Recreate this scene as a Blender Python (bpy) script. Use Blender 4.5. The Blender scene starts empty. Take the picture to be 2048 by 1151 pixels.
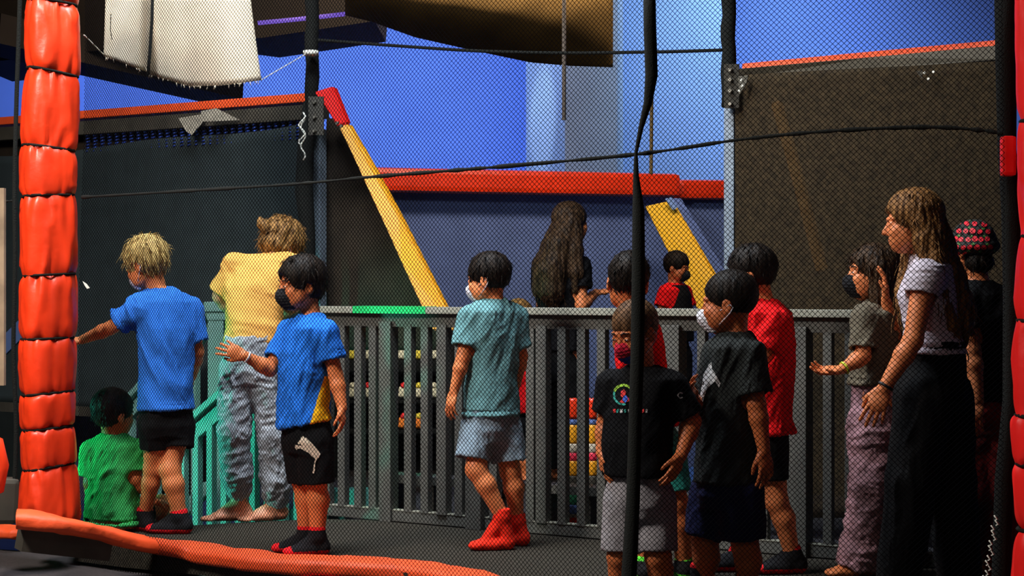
import bpy, bmesh, math, random
import numpy as np
from mathutils import Vector, Matrix
from mathutils.bvhtree import BVHTree

random.seed(7)
SC = bpy.context.scene
COL = SC.collection
# ------------------------------------------------------------------ camera
F = 3400.0            # focal length in pixels of the 2048-wide frame
EYE = 1.168           # eye height above the carpeted deck
CX, CY = 1024.0, 575.5
cam_d = bpy.data.cameras.new('camera')
cam_d.sensor_width = 36.0
cam_d.lens = 36.0 * F / 2048.0
cam_d.clip_start = 0.1
cam_d.clip_end = 200
cam = bpy.data.objects.new('camera', cam_d)
COL.objects.link(cam)
cam.location = (0, 0, EYE)
cam.rotation_euler = (math.radians(90), 0, 0)
SC.camera = cam
SC.view_settings.view_transform = 'Standard'
SC.view_settings.look = 'None'
SC.view_settings.gamma = 1.0
SC.view_settings.exposure = -0.22
try:
    SC.view_settings.use_curve_mapping = False
except Exception:
    pass
# ------------------------------------------------------------------ world
world = bpy.data.worlds.new('dim_hall')
SC.world = world
world.use_nodes = True
world.node_tree.nodes['Background'].inputs[0].default_value = (0.10, 0.11, 0.14, 1)
world.node_tree.nodes['Background'].inputs[1].default_value = 0.10

def area(name, loc, target, size, power, color, spread=None):
    d = bpy.data.lights.new(name, 'AREA')
    d.shape = 'RECTANGLE'
    d.size, d.size_y = size
    d.energy = power
    d.color = color
    if spread: d.spread = math.radians(spread)
    o = bpy.data.objects.new(name, d)
    COL.objects.link(o)
    o.location = loc
    o.rotation_euler = (Vector(target) - Vector(loc)).to_track_quat('-Z', 'Y').to_euler()
    return o

def spot(name, loc, target, angle, power, color, blend=0.5, rad=0.05):
    d = bpy.data.lights.new(name, 'SPOT')
    d.energy = power
    d.color = color
    d.spot_size = math.radians(angle)
    d.spot_blend = blend
    d.shadow_soft_size = rad
    o = bpy.data.objects.new(name, d)
    COL.objects.link(o)
    o.location = loc
    o.rotation_euler = (Vector(target) - Vector(loc)).to_track_quat('-Z', 'Y').to_euler()
    return o

area('ceiling_key_lamp', (-3.6, 4.6, 4.4), (-0.5, 7.8, 0.6), (0.9, 0.9), 185, (1.0, 0.92, 0.84), 110)
area('ceiling_cool_lamp', (-1.0, 7.0, 4.6), (-0.5, 7.9, 0), (2.4, 0.7), 190, (0.86, 0.93, 1.0), 120)
area('front_fill', (-1.5, 0.5, 3.6), (0.0, 7.5, 0.9), (1.4, 1.0), 16, (1.0, 0.86, 0.74))  # added frontal fill, stands for no lamp of the hall
area('wall_wash_blue', (-2.6, 16.5, 5.6), (-1.6, 20.9, 2.0), (6.0, 0.8), 300, (0.50, 0.66, 1.0), 120)
area('wall_wash_white', (3.4, 18.3, 5.9), (2.6, 20.3, 2.4), (2.5, 0.5), 120, (0.72, 0.90, 1.0), 120)
spot('column_flank_spot', (-3.2, 16.6, 4.2), (0.3, 18.2, 3.0), 17, 420, (0.80, 0.93, 1.0), 0.4, 0.1)  # spot added to brighten the left face of the wall column
area('pad_wash', (0.6, 12.2, 4.6), (0.6, 16.3, 2.0), (3.0, 0.6), 230, (1.0, 0.8, 0.62))
spot('green_spot', (-0.56, 7.9, 4.2), (-0.585, 8.51, 1.10), 6.0, 450, (0.04, 1.0, 0.34), 0.25, 0.02)
spot('shelf_fill', (-0.55, 9.3, 2.1), (-0.75, 10.6, 0.6), 50, 110, (1.0, 0.9, 0.75), 0.6, 0.05)  # fill light added to brighten the toys, the shelf has no lamp
spot('teal_stair_spot', (-4.4, 8.0, 0.7), (-1.55, 8.85, 0.45), 34, 620, (0.08, 1.0, 0.68), 0.6, 0.08)

# ------------------------------------------------------------------ helpers
def at(px, py, s, d=0.0):
    """point in the place: image column and row at scale s px per metre, moved d metres away along its ray depth"""
    s2 = F / (F / s + d)
    return Vector(((px - CX) / s2, F / s2, EYE + (CY - py) / s2))

def ground(px, py, z=0.0):
    s = (py - CY) / (EYE - z)
    return at(px, py, s)

def tag(o, label=None, cat=None, group=None, kind=None):
    if label: o['label'] = label
    if cat: o['category'] = cat
    if group: o['group'] = group
    if kind: o['kind'] = kind
    return o

def empty(name, loc=(0, 0, 0)):
    o = bpy.data.objects.new(name, None)
    o.empty_display_size = 0.1
    COL.objects.link(o)
    o.location = loc
    return o

def mesh_np(name, V, Q, mats, parent=None, smooth=True, midx=None, tris=None):
    """V (n,3) world coordinates; Q (m,4) quads"""
    me = bpy.data.meshes.new(name)
    V = np.asarray(V, dtype=np.float32)
    if parent is not None:
        V = V - np.array(parent_world(parent), dtype=np.float32)
    Q = np.asarray(Q, dtype=np.int32)
    n, m, k = len(V), len(Q), Q.shape[1]
    me.vertices.add(n); me.vertices.foreach_set('co', V.ravel())
    me.loops.add(m * k); me.loops.foreach_set('vertex_index', Q.ravel())
    me.polygons.add(m)
    me.polygons.foreach_set('loop_start', np.arange(0, m * k, k, dtype=np.int32))
    try: me.polygons.foreach_set('loop_total', np.full(m, k, dtype=np.int32))
    except Exception: pass
    if not isinstance(mats, (list, tuple)): mats = [mats]
    for x in mats: me.materials.append(x)
    if midx is not None:
        me.polygons.foreach_set('material_index', np.asarray(midx, dtype=np.int32))
    me.polygons.foreach_set('use_smooth', np.full(m, smooth, dtype=bool))
    me.update(); me.validate()
    o = bpy.data.objects.new(name, me)
    COL.objects.link(o)
    if parent is not None: o.parent = parent
    return o

def parent_world(p):
    v = Vector((0, 0, 0))
    while p is not None:
        v = v + p.location
        p = p.parent
    return v

class MB:
    """collects boxes, bars and tubes in world coordinates into one mesh"""
    def __init__(s): s.bm = bmesh.new(); s.sm = []
    def box(s, c, ax, ay, az, taper=1.0, bev=0):
        c, ax, ay, az = Vector(c), Vector(ax), Vector(ay), Vector(az)
        vs = []
        for k in (-1, 1):
            t = taper if k > 0 else 1
            for (i, j) in ((-1, -1), (1, -1), (1, 1), (-1, 1)):
                vs.append(s.bm.verts.new(c + ax * i * t + ay * j * t + az * k))
        fs = [(3, 2, 1, 0), (4, 5, 6, 7), (0, 1, 5, 4), (1, 2, 6, 5), (2, 3, 7, 6), (3, 0, 4, 7)]
        F_ = [s.bm.faces.new([vs[i] for i in f]) for f in fs]
        if bev:
            es = list({e for f in F_ for e in f.edges})
            bmesh.ops.bevel(s.bm, geom=es, offset=bev, segments=2, affect='EDGES', profile=0.6)
        return s
    def bar(s, p, q, w, h, up=(0, 0, 1), bev=0):
        p, q = Vector(p), Vector(q)
        d = (q - p); L = d.length; d.normalize()
        side = d.cross(Vector(up)); side.normalize()
        u = side.cross(d)
        return s.box((p + q) / 2, side * w / 2, u * h / 2, d * L / 2, bev=bev)
    def tube(s, pts, r, n=8, cap=True, smooth=True):
        pts = [Vector(p) for p in pts]
        rr = r if isinstance(r, (list, tuple)) else [r] * len(pts)
        rings = []
        ref = None
        for i, p in enumerate(pts):
            t = (pts[min(i + 1, len(pts) - 1)] - pts[max(i - 1, 0)]).normalized()
            if ref is None:
                ref = Vector((0, 0, 1)) if abs(t.z) < 0.9 else Vector((1, 0, 0))
            a = t.cross(ref).normalized(); b = a.cross(t).normalized()
            ref = b
            ring = []
            for k in range(n):
                an = 2 * math.pi * k / n
                ring.append(s.bm.verts.new(p + (a * math.cos(an) + b * math.sin(an)) * rr[i]))
            rings.append(ring)
        for i in range(len(rings) - 1):
            for k in range(n):
                f = s.bm.faces.new((rings[i][k], rings[i][(k + 1) % n], rings[i + 1][(k + 1) % n], rings[i + 1][k]))
                f.smooth = smooth
        if cap:
            s.bm.faces.new(rings[0][::-1]); s.bm.faces.new(rings[-1])
        return s
    def prism(s, poly, off):
        """polygon (world points) extruded by off"""
        off = Vector(off)
        a = [s.bm.verts.new(Vector(p)) for p in poly]
        b = [s.bm.verts.new(Vector(p) + off) for p in poly]
        s.bm.faces.new(a[::-1]); s.bm.faces.new(b)
        n = len(a)
        for i in range(n):
            s.bm.faces.new((a[i], a[(i + 1) % n], b[(i + 1) % n], b[i]))
        return s
    def build(s, name, mats, parent=None, bev=0, origin=None):
        bmesh.ops.recalc_face_normals(s.bm, faces=s.bm.faces)
        if bev:
            bmesh.ops.bevel(s.bm, geom=s.bm.edges[:], offset=bev, segments=2, affect='EDGES')
        off = parent_world(parent) if parent is not None else Vector((0, 0, 0))
        if parent is None and origin is not None: off = Vector(origin)
        for v in s.bm.verts: v.co -= off
        me = bpy.data.meshes.new(name)
        s.bm.to_mesh(me); s.bm.free()
        if not isinstance(mats, (list, tuple)): mats = [mats]
        for x in mats: me.materials.append(x)
        o = bpy.data.objects.new(name, me)
        COL.objects.link(o)
        if parent is not None: o.parent = parent
        elif origin is not None: o.location = origin
        return o

def hash3(i, j, k):
    h = (i.astype(np.int64) * 374761393 + j.astype(np.int64) * 668265263 + k.astype(np.int64) * 2147483647 % 1274126177) & 0x7fffffff
    h = ((h ^ (h >> 13)) * 1274126177) & 0x7fffffff
    return ((h ^ (h >> 16)) & 0xffff) / 32767.5 - 1.0

def noise3(P):
    P = np.asarray(P, dtype=np.float64) + 1000.0
    I = np.floor(P).astype(np.int64); f = P - I
    f = f * f * (3 - 2 * f)
    out = 0
    for a in (0, 1):
        wa = f[:, 0] if a else 1 - f[:, 0]
        for b in (0, 1):
            wb = f[:, 1] if b else 1 - f[:, 1]
            for c in (0, 1):
                wc = f[:, 2] if c else 1 - f[:, 2]
                out = out + wa * wb * wc * hash3(I[:, 0] + a, I[:, 1] + b, I[:, 2] + c * 1)
    return out

# ------------------------------------------------------------------ materials
MATS = {}
def mat(name, col, rough=0.8, metal=0.0, bump=0.0, bscale=60, var=0.0, vscale=8, sheen=0.0, sss=0.0,
        coat=0.0, spec=0.5, stretch=None, trans=0.0, emit=None, vcol=None):
    if name in MATS: return MATS[name]
    m = bpy.data.materials.new(name); m.use_nodes = True
    nt = m.node_tree; b = nt.nodes['Principled BSDF']
    b.inputs['Base Color'].default_value = (*col, 1)
    b.inputs['Roughness'].default_value = rough
    b.inputs['Metallic'].default_value = metal
    b.inputs['Specular IOR Level'].default_value = spec
    if sheen: b.inputs['Sheen Weight'].default_value = sheen
    if coat: b.inputs['Coat Weight'].default_value = coat; b.inputs['Coat Roughness'].default_value = 0.25
    if sss:
        b.inputs['Subsurface Weight'].default_value = sss
        b.inputs['Subsurface Radius'].default_value = (0.02, 0.008, 0.004)
        b.inputs['Subsurface Scale'].default_value = 0.5
    if emit:
        b.inputs['Emission Color'].default_value = (*emit[0], 1); b.inputs['Emission Strength'].default_value = emit[1]
    tc = nt.nodes.new('ShaderNodeTexCoord'); mp = nt.nodes.new('ShaderNodeMapping')
    nt.links.new(tc.outputs['Object'], mp.inputs['Vector'])
    if stretch: mp.inputs['Scale'].default_value = stretch
    if var:
        n = nt.nodes.new('ShaderNodeTexNoise'); n.inputs['Scale'].default_value = vscale; n.inputs['Detail'].default_value = 5
        nt.links.new(mp.outputs[0], n.inputs['Vector'])
        r = nt.nodes.new('ShaderNodeValToRGB')
        lo = [max(0, c * (1 - var)) for c in col]
        hi = vcol if vcol else [min(1, c * (1 + var)) for c in col]
        r.color_ramp.elements[0].position = 0.32; r.color_ramp.elements[1].position = 0.68
        r.color_ramp.elements[0].color = (*lo, 1); r.color_ramp.elements[1].color = (*hi, 1)
        nt.links.new(n.outputs['Fac'], r.inputs[0]); nt.links.new(r.outputs[0], b.inputs['Base Color'])
    if bump:
        n2 = nt.nodes.new('ShaderNodeTexNoise'); n2.inputs['Scale'].default_value = bscale; n2.inputs['Detail'].default_value = 6
        nt.links.new(mp.outputs[0], n2.inputs['Vector'])
        bp = nt.nodes.new('ShaderNodeBump'); bp.inputs['Strength'].default_value = bump; bp.inputs['Distance'].default_value = 0.01
        nt.links.new(n2.outputs['Fac'], bp.inputs['Height']); nt.links.new(bp.outputs[0], b.inputs['Normal'])
    if trans:
        out = nt.nodes['Material Output']; mx = nt.nodes.new('ShaderNodeMixShader'); tr = nt.nodes.new('ShaderNodeBsdfTransparent')
        mx.inputs[0].default_value = trans
        nt.links.new(b.outputs[0], mx.inputs[1]); nt.links.new(tr.outputs[0], mx.inputs[2]); nt.links.new(mx.outputs[0], out.inputs[0])
    MATS[name] = m
    return m

def cloth(name, col, bump=0.25, var=0.12, **k):
    return mat(name, col, rough=k.pop('rough', 0.85), bump=bump, bscale=k.pop('bscale', 90), var=var, vscale=12, sheen=0.0, spec=0.15, **k)

M_orange = mat('orange_vinyl', (0.88, 0.045, 0.008), rough=0.38, bump=0.35, bscale=14, var=0.12, vscale=5, spec=0.5)
M_orange_pad = mat('orange_pad_cloth', (0.85, 0.085, 0.015), rough=0.6, bump=0.3, bscale=30, var=0.15, vscale=9)
M_red = mat('red_vinyl', (0.85, 0.012, 0.01), rough=0.42, bump=0.3, bscale=14)
M_yellow = mat('yellow_vinyl', (0.80, 0.33, 0.008), rough=0.5, bump=0.15, bscale=20, var=0.08)
M_pink = mat('magenta_vinyl', (0.75, 0.03, 0.07), rough=0.5, bump=0.2)
M_blackrope = mat('black_cord', (0.007, 0.008, 0.007), spec=0.2, rough=0.9, bump=0.5, bscale=200)
M_net = mat('black_net_twine', (0.004, 0.004, 0.005), rough=1.0, spec=0.0)
M_white_tape = mat('white_tape', (0.75, 0.74, 0.66), rough=0.7)
M_steel_blue = mat('galvanised_post', (0.20, 0.25, 0.31), rough=0.5, metal=0.3, var=0.15)
M_darksteel = mat('dark_steel', (0.055, 0.048, 0.036), rough=0.6, metal=0.2, var=0.25)
M_gusset = mat('steel_gusset', (0.20, 0.185, 0.15), rough=0.5, metal=0.5, var=0.25, vscale=30)
M_mat_grey = mat('woven_mat_charcoal', (0.022, 0.031, 0.033), rough=0.85, spec=.2, bump=0.15, bscale=200, var=0.12)
M_mat_brown = mat('dark_brown_fabric', (0.024, 0.017, 0.011), spec=.2, rough=0.85, bump=0.3, bscale=12, var=0.3, vscale=6)
M_wallblue = mat('blue_wall_paint', (0.11, 0.22, 0.74), rough=0.75, bump=0.04, bscale=8, var=0.05, vscale=1.5)
M_wallpale = mat('white_lit_blue_paint', (0.20, 0.35, 0.76), rough=0.75, var=0.05, vscale=1.5)  # blue wall paint made paler, the white light is put into the colour
M_pillar = mat('grey_blue_paint', (0.30, 0.40, 0.58), rough=0.8, var=0.06, vscale=2)
M_cap = mat('overhead_lit_rail_cap', (0.26, 0.26, 0.21), rough=0.6, bump=0.12, bscale=40, var=0.15, vscale=14)  # rail timber made lighter, the overhead light is put into the colour
M_yelfar = mat('bright_yellow_vinyl', (0.85, 0.50, 0.004), rough=0.5)
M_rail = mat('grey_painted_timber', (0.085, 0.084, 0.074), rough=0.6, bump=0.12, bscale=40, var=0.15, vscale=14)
M_deck = mat('charcoal_carpet', (0.036, 0.031, 0.023), spec=.2, rough=0.95, bump=0.6, bscale=160, var=0.35, vscale=60)
M_bed = mat('trampoline_bed', (0.035, 0.027, 0.028), rough=0.85, bump=0.3, bscale=240, var=0.3, vscale=80)
M_dark = mat('dark_ceiling', (0.028, 0.020, 0.014), rough=0.9, var=0.3, vscale=2)
M_drape = mat('brown_mesh_drape', (0.10, 0.060, 0.018), rough=0.9, bump=0.08, bscale=12, var=0.3, vscale=3, spec=0.1)
M_cloth_w = cloth('off_white_canvas', (0.52, 0.45, 0.34), var=0.06)
M_floor = mat('dark_hall_floor', (0.022, 0.022, 0.026), rough=0.7, var=0.2)
M_fabricblue = mat('slate_blue_mat', (0.12, 0.19, 0.46), rough=0.8, var=0.12, vscale=3, bump=0.1, bscale=10)
# ================================================================== SETTING
def sR(px): return 342 + 0.0733 * px          # railing line, px per metre along the frame
def sW(px): return 308 + 0.0715 * px          # trampoline wall line
def R(px, z, back=0.0):
    s = sR(px); p = at(px, 0, s, back); return Vector((p.x, p.y, z))
def Wz(px, z, back=0.0):
    s = sW(px); p = at(px, 0, s, back); return Vector((p.x, p.y, z))
DIRR = (R(1400, 0) - R(900, 0)).normalized()
NRM = Vector((DIRR.y, -DIRR.x, 0))            # towards the camera
if NRM.y > 0: NRM = -NRM

def struct(o): o['kind'] = 'structure'; return o
# hall floor, ceiling and walls
struct(MB().box((0, 14, -1.25), (11, 0, 0), (0, 12, 0), (0, 0, .05)).build('floor', M_floor))
struct(MB().box((0, 14, 6.3), (11, 0, 0), (0, 12, 0), (0, 0, .05)).build('ceiling', M_dark))
struct(MB().box((0, 21.0, 2.5), (11, 0, 0), (0, .1, 0), (0, 0, 3.75)).build('wall_back', M_wallblue))
struct(MB().box((-10.9, 10.5, 2.5), (.1, 0, 0), (0, 10.4, 0), (0, 0, 3.75)).build('wall_left', M_dark))
struct(MB().box((10.9, 10.5, 2.5), (.1, 0, 0), (0, 10.4, 0), (0, 0, 3.75)).build('wall_right', M_wallblue))
# wall column with one lit flank
c0 = at(1130, 0, 196); cL = at(1052, 0, 180); cR = at(1234, 0, 188)
b = MB()
b.prism([(c0.x, c0.y, -1.2), (cL.x, cL.y, -1.2), (cL.x + 1.0, cL.y + 1.6, -1.2), (cR.x + .2, cR.y + 2.0, -1.2), (cR.x, cR.y, -1.2)], (0, 0, 7.4))
struct(b.build('wall_column', M_pillar))
b = MB()
p0, p1 = at(1240, 0, 172), at(1462, 0, 170)
b.box(((p0.x + p1.x) / 2, (p0.y + p1.y) / 2 + .3, 2.5), ((p1.x - p0.x) / 2, 0, 0), (0, .2, 0), (0, 0, 3.7))
struct(b.build('wall_panel_pale', M_wallpale))

# carpeted deck the children stand on, and the walkway beyond the railing
b = MB()
edge = [ground(*p) for p in [(150, 1066), (215, 1058), (380, 1050), (520, 1042), (640, 1037)]]
poly = [Vector((p.x, p.y, -0.0)) for p in edge]
for px in (800, 1100, 1500, 1900, 2300): q = R(px, 0, 0.06); poly.append(q)
poly += [Vector((3.2, 4.3, 0)), Vector((1.2, 4.6, 0)), at(1010, 1166, 505) * 1.0, ]
poly[-1].z = 0
for px, py in [(850, 1150), (700, 1128), (540, 1122), (400, 1104), (250, 1090), (150, 1078)]:
    g = ground(px, py); poly.append(Vector((g.x, g.y, 0)))
b.prism([p - Vector((0, 0, .10)) for p in poly], (0, 0, .10))
deck = struct(b.build('floor_deck', M_deck))
b = MB()
q = [R(470, -.13, .25), R(2300, -.13, .08), R(2300, -.13, 1.9), R(470, -.13, 2.0)]
b.prism(q, (0, 0, .12)); struct(b.build('floor_walkway', M_floor))
# black bed of the near trampoline
b = MB()
b.prism([Vector((-3.4, 8.7, -.17)), Vector((-3.4, 3.6, -.17)), Vector((2.6, 3.6, -.17)), Vector((2.6, 4.6, -.17)), Vector((0.2, 6.1, -.17)), Vector((-2.0, 8.2, -.17))], (0, 0, .05))
tag(b.build('trampoline_bed', M_bed), 'black woven trampoline bed in front of the orange edge pad at the bottom', 'trampoline')

# ------------------------------------------------------------ main railing
rail = empty('railing', R(900, 0))
tag(rail, 'long grey timber railing with square balusters behind the children on the deck', 'railing')
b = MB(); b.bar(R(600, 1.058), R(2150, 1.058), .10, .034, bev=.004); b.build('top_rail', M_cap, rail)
b = MB(); b.bar(R(606, 1.012, .0), R(2150, 1.012, .0), .038, .075, bev=.003); b.build('fascia', M_rail, rail)
for a, c in ((640, 936), (974, 1330), (1366, 2150)):
    b = MB(); b.bar(R(a, .032), R(c, .032), .038, .055, bev=.003); b.build('bottom_rail', M_rail, rail); b = MB(); b.bar(R(a, .0615), R(c, .0615), .042, .005); b.build('bottom_lit_edge', M_cap, rail)  # pale strip added for the lit top edge of the bottom rail
posts = [632, 955, 1348, 1600, 1830, 2090]
def post(px, w, parent, z0=0, z1=1.0, name='post', rf=R, m=M_rail):
    c = rf(px, (z0 + z1) / 2)
    MB().box(c, DIRR * w / 2, NRM * w / 2, Vector((0, 0, (z1 - z0) / 2)), bev=.003).build(name, m, parent)
for px in posts: post(px, .088, rail)
post(777, .072, rail)
for q in (657, 687, 720, 749, 820, 853, 888, 921, 990, 1026, 1064, 1087, 1127, 1166, 1206): post(q, .044 if q not in (888, 1087) else .056, rail, .055, .99, 'baluster')
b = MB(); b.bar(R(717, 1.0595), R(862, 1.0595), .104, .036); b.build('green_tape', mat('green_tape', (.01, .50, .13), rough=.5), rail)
px = 1246.0
while px < 2140:
    if all(abs(px - q) > 24 for q in posts): post(px, .040, rail, .055, .99, 'baluster')
    px += 34.0 * (sR(px) / sR(700)) ** 1.5
# low bench behind the railing
bench = empty('low_bench', R(1000, 0, .5))
tag(bench, 'low dark timber bench running just behind the grey railing', 'bench')
b = MB(); b.bar(R(770, .19, .30), R(1500, .19, .30), .14, .04); b.build('bench_top', M_rail, bench)
for px in range(790, 1500, 78):
    c = R(px, .085, .30); MB().box(c, DIRR * .03, NRM * .05, Vector((0, 0, .085))).build('bench_foot', M_darksteel, bench)

# ------------------------------------------------------------ stairs with two railings
M_teal_lit = mat('teal_lit_timber', (0.17, 0.36, 0.33), rough=0.6, bump=0.1, bscale=40, var=0.12)  # light grey timber with the green-teal light put into its colour
def stair_rail(name, label, A, B, n, top_w=.09, drop=.98, zmin=-1.1, postA=True, extra=0):
    root = empty(name, (A.x, A.y, 0)); tag(root, label, 'railing')
    MB().bar(A, B, top_w, .036, bev=.004).build('handrail', M_teal_lit, root)
    A2, B2 = A - Vector((0, 0, .085)), B - Vector((0, 0, .085))
    MB().bar(A2, B2, .036, .07, bev=.003).build('fascia', M_teal_lit, root)
    d = (B - A)
    for i in range(1, n + 1):
        t = i / (n + .6); p = A + d * t; top = p.z - .09; bot = max(zmin, top - drop)
        u = Vector((d.x, d.y, 0)).normalized(); v = Vector((-u.y, u.x, 0))
        MB().box((p.x, p.y, (top + bot) / 2), u * .02, v * .02, Vector((0, 0, (top - bot) / 2)), bev=.003).build('baluster', M_teal_lit, root)
    MB().bar(A - Vector((0, 0, drop)), B - Vector((0, 0, drop)), .04, .07).build('bottom_rail', M_teal_lit, root)
    return root
far_r = stair_rail('stair_railing', 'pale sloping stair railing with square top post, far side of the steps', at(418, 628, 352), at(225, 838, 332), 7)
c = at(434, 800, 352)
MB().box((c.x, c.y, .45), (.045, 0, 0), (0, .045, 0), (0, 0, .62), bev=.004).build('post', M_teal_lit, far_r)
MB().box((c.x + .01, c.y, 1.062), (.075, 0, 0), (0, .06, 0), (0, 0, .028), bev=.006).build('post_cap', M_teal_lit, far_r)
MB().box((c.x + .01, c.y, 1.01), (.06, 0, 0), (0, .05, 0), (0, 0, .024), bev=.004).build('post_collar', M_teal_lit, far_r)
near_r = stair_rail('stair_railing', 'green lit sloping stair railing behind the bare feet, near side of the steps', at(628, 628, 392), at(245, 962, 362), 13, drop=1.02)
for i in range(5):
    z = -.2 - i * .2
    A = at(560 - i * 78, 0, 372); B = at(560 - i * 78, 0, 352)
    MBs = MB().box(((A.x + B.x) / 2 - .1, (A.y + B.y) / 2 + .05 * i, z - .03), (.17, 0, 0), (0, .28, 0), (0, 0, .03))
    if i == 0:
        steps = empty('stair_steps', (A.x, A.y, -1.2)); tag(steps, 'dark timber steps going down between the two teal-lit stair railings', 'stairs')
    MBs.build('step', M_teal_lit, steps)

# ------------------------------------------------------------ trampoline wall left
zt = 2.21
lf = empty('wall_trampoline', Wz(330, 0))
tag(lf, 'large black wall trampoline under an orange top strip, left of the dark post', 'trampoline wall')
b = MB(); b.bar(Wz(-60, zt + .035, .02), Wz(652, zt + .035, .02), .12, .05, bev=.006); b.build('top_pad', M_orange_pad, lf)
b = MB(); b.bar(Wz(-60, zt - .045), Wz(652, zt - .045), .06, .085, bev=.004); b.build('frame', M_darksteel, lf)
# mat as a gently bulged sheet with thickness
def sheet(fn, nu, nv, th, name, m, parent, nrm=NRM):
    V = []; Q = []
    for side in (0, 1):
        for i in range(nu + 1):
            for j in range(nv + 1):
                V.append(fn(i / nu, j / nv) - nrm * th * side)
    n1 = (nu + 1) * (nv + 1)
    def id_(s, i, j): return s * n1 + i * (nv + 1) + j
    for i in range(nu):
        for j in range(nv):
            Q.append((id_(0, i, j), id_(0, i + 1, j), id_(0, i + 1, j + 1), id_(0, i, j + 1)))
            Q.append((id_(1, i, j), id_(1, i, j + 1), id_(1, i + 1, j + 1), id_(1, i + 1, j)))
    for i in range(nu):
        Q.append((id_(0, i, 0), id_(1, i, 0), id_(1, i + 1, 0), id_(0, i + 1, 0)))
        Q.append((id_(0, i, nv), id_(0, i + 1, nv), id_(1, i + 1, nv), id_(1, i, nv)))
    for j in range(nv):
        Q.append((id_(0, 0, j), id_(0, 0, j + 1), id_(1, 0, j + 1), id_(1, 0, j)))
        Q.append((id_(0, nu, j), id_(1, nu, j), id_(1, nu, j + 1), id_(0, nu, j + 1)))
    o = mesh_np(name, [tuple(v) for v in V], Q, m, parent)
    return o
def fmat(u, v):
    px = -60 + u * 672
    top = 2.035 + .12 * max(0, (u - .45)) * 1.2 - .02 * math.sin(u * 9)
    z = .42 + (top - .42) * v
    return Wz(px, z, -.02 + .05 * math.sin(math.pi * v) + .012 * math.sin(u * 17 + v * 3))
sheet(fmat, 60, 30, .012, 'mat', M_mat_grey, lf)
M_spring = mat('dark_blue_spring', (0.03, 0.07, 0.35), rough=0.35, metal=0.6)
px = 176
while px < 600:
    pts = []
    for k in range(25):
        a = k * math.pi / 2; z = zt - .09 - k * .115 / 24
        pts.append(Wz(px, z) + DIRR * math.cos(a) * .014 + NRM * math.sin(a) * .014)
    MB().tube(pts, .005, 5).build('spring', M_spring, lf)
    px += 14.5
b = MB()
b.prism([Wz(-60, 1.9, .10), Wz(640, 1.9, .10), Wz(640, 2.18, .10), Wz(-60, 2.18, .10)], -NRM * .01); b.build('rear_sheet', M_mat_brown, lf); b = MB()
g = [(357, 236), (405, 228), (404, 246), (383, 270), (372, 262)]
b.prism([at(x, y, sW(380) + 5) for x, y in g], -NRM * .008); b.build('gusset', M_gusset, lf)
b = MB(); g = [(402, 222), (432, 216), (480, 240), (404, 243)]
b.prism([at(x, y, sW(440) + 5) for x, y in g], -NRM * .006); b.build('bracket', M_gusset, lf)
b = MB(); b.bar(Wz(-60, .40), Wz(640, .40), .05, .06); b.build('lower_frame', M_darksteel, lf)

# grey steel post wrapped in black, with bolts plate
def wrapped_post(pxc, s, w, ysplit, label, w2=None, off=8, ytop=-60):
    root = empty('steel_post', (at(pxc, 0, s).x, at(pxc, 0, s).y, 0)); tag(root, label, 'post')
    a = at(pxc + off, 1050, s - 4); z1 = at(pxc, ysplit, s).z
    bz = a.z if a.z > 0 else 0.0
    MB().box((a.x, a.y, (0.0 + z1 + .02) / 2), DIRR * w / 2, NRM * w / 2, Vector((0, 0, (z1 + .02) / 2)), bev=.006).build('steel_tube', M_steel_blue, root)
    t = at(pxc, ytop, s)
    w2 = w2 or w
    pts = [Vector((t.x, t.y, z1 + (t.z - z1) * k / 12)) + Vector((.004 * math.sin(k * 1.7), 0, 0)) for k in range(13)]
    MB().tube(pts, [w2 / 2 * (1 + .05 * math.sin(k * 2.1)) for k in range(13)], 14).build('black_padding', M_blackrope, root)
    return root
post1 = wrapped_post(624, 364, .062, 262, 'dark wrapped steel post between the black wall trampoline and the yellow edge', w2=.075, off=14)
post2 = wrapped_post(1457, 412, .055, 215, 'dark wrapped steel post at the left edge of the right mesh wall', w2=.07, off=5)
for po, cpx, ys, s in ((post1, 632, (205, 235, 262), 372), (post2, 1463, (140, 160, 182, 208), 418)):
    MB().prism([at(cpx - 14, ys[0] - 12, s), at(cpx + 16, ys[0] - 12, s), at(cpx + 16, ys[-1] + 8, s), at(cpx - 14, ys[-1] + 8, s)], NRM * .006).build('bolt_plate', M_darksteel, po)
    for y in ys:
        c = at(cpx, y, s); MB().tube([c, c + NRM * .022], .009, 6).build('bolt', M_gusset, po)
b = MB()
c = at(622, 106, 368); pts = []
MB_ = MB().tube([c + Vector((0, 0, -.012)), c + Vector((0, 0, .012))], .043, 16)
tag(MB_.build('tape_band', M_white_tape), 'pale tape band wrapped round the upper part of the left dark post', 'tape')
b = MB()
pts = [at(606 + 5 * math.sin(i * 1.3), 224 + i * 8, 372) for i in range(13)]
b.tube(pts, .0045, 6)
pts = [at(604 + 7 * math.cos(i * 1.1), 232 + i * 6, 374) for i in range(11)]
b.tube(pts, .004, 6)
tag(b.build('frayed_cord', M_white_tape), 'frayed white cord hanging beside the left dark post', 'cord')
# folded black curtain between the wall trampoline and the post
b = MB()
pts = [at(617, 205, 363), at(612, 280, 364), at(608, 380, 365), at(616, 470, 365), at(622, 560, 365), at(622, 640, 365)]
b.tube(pts, [.03, .045, .05, .04, .025, .02], 12)
tag(b.build('folded_curtain', M_blackrope), 'narrow black folded curtain hanging left of the grey steel post', 'curtain')

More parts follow.
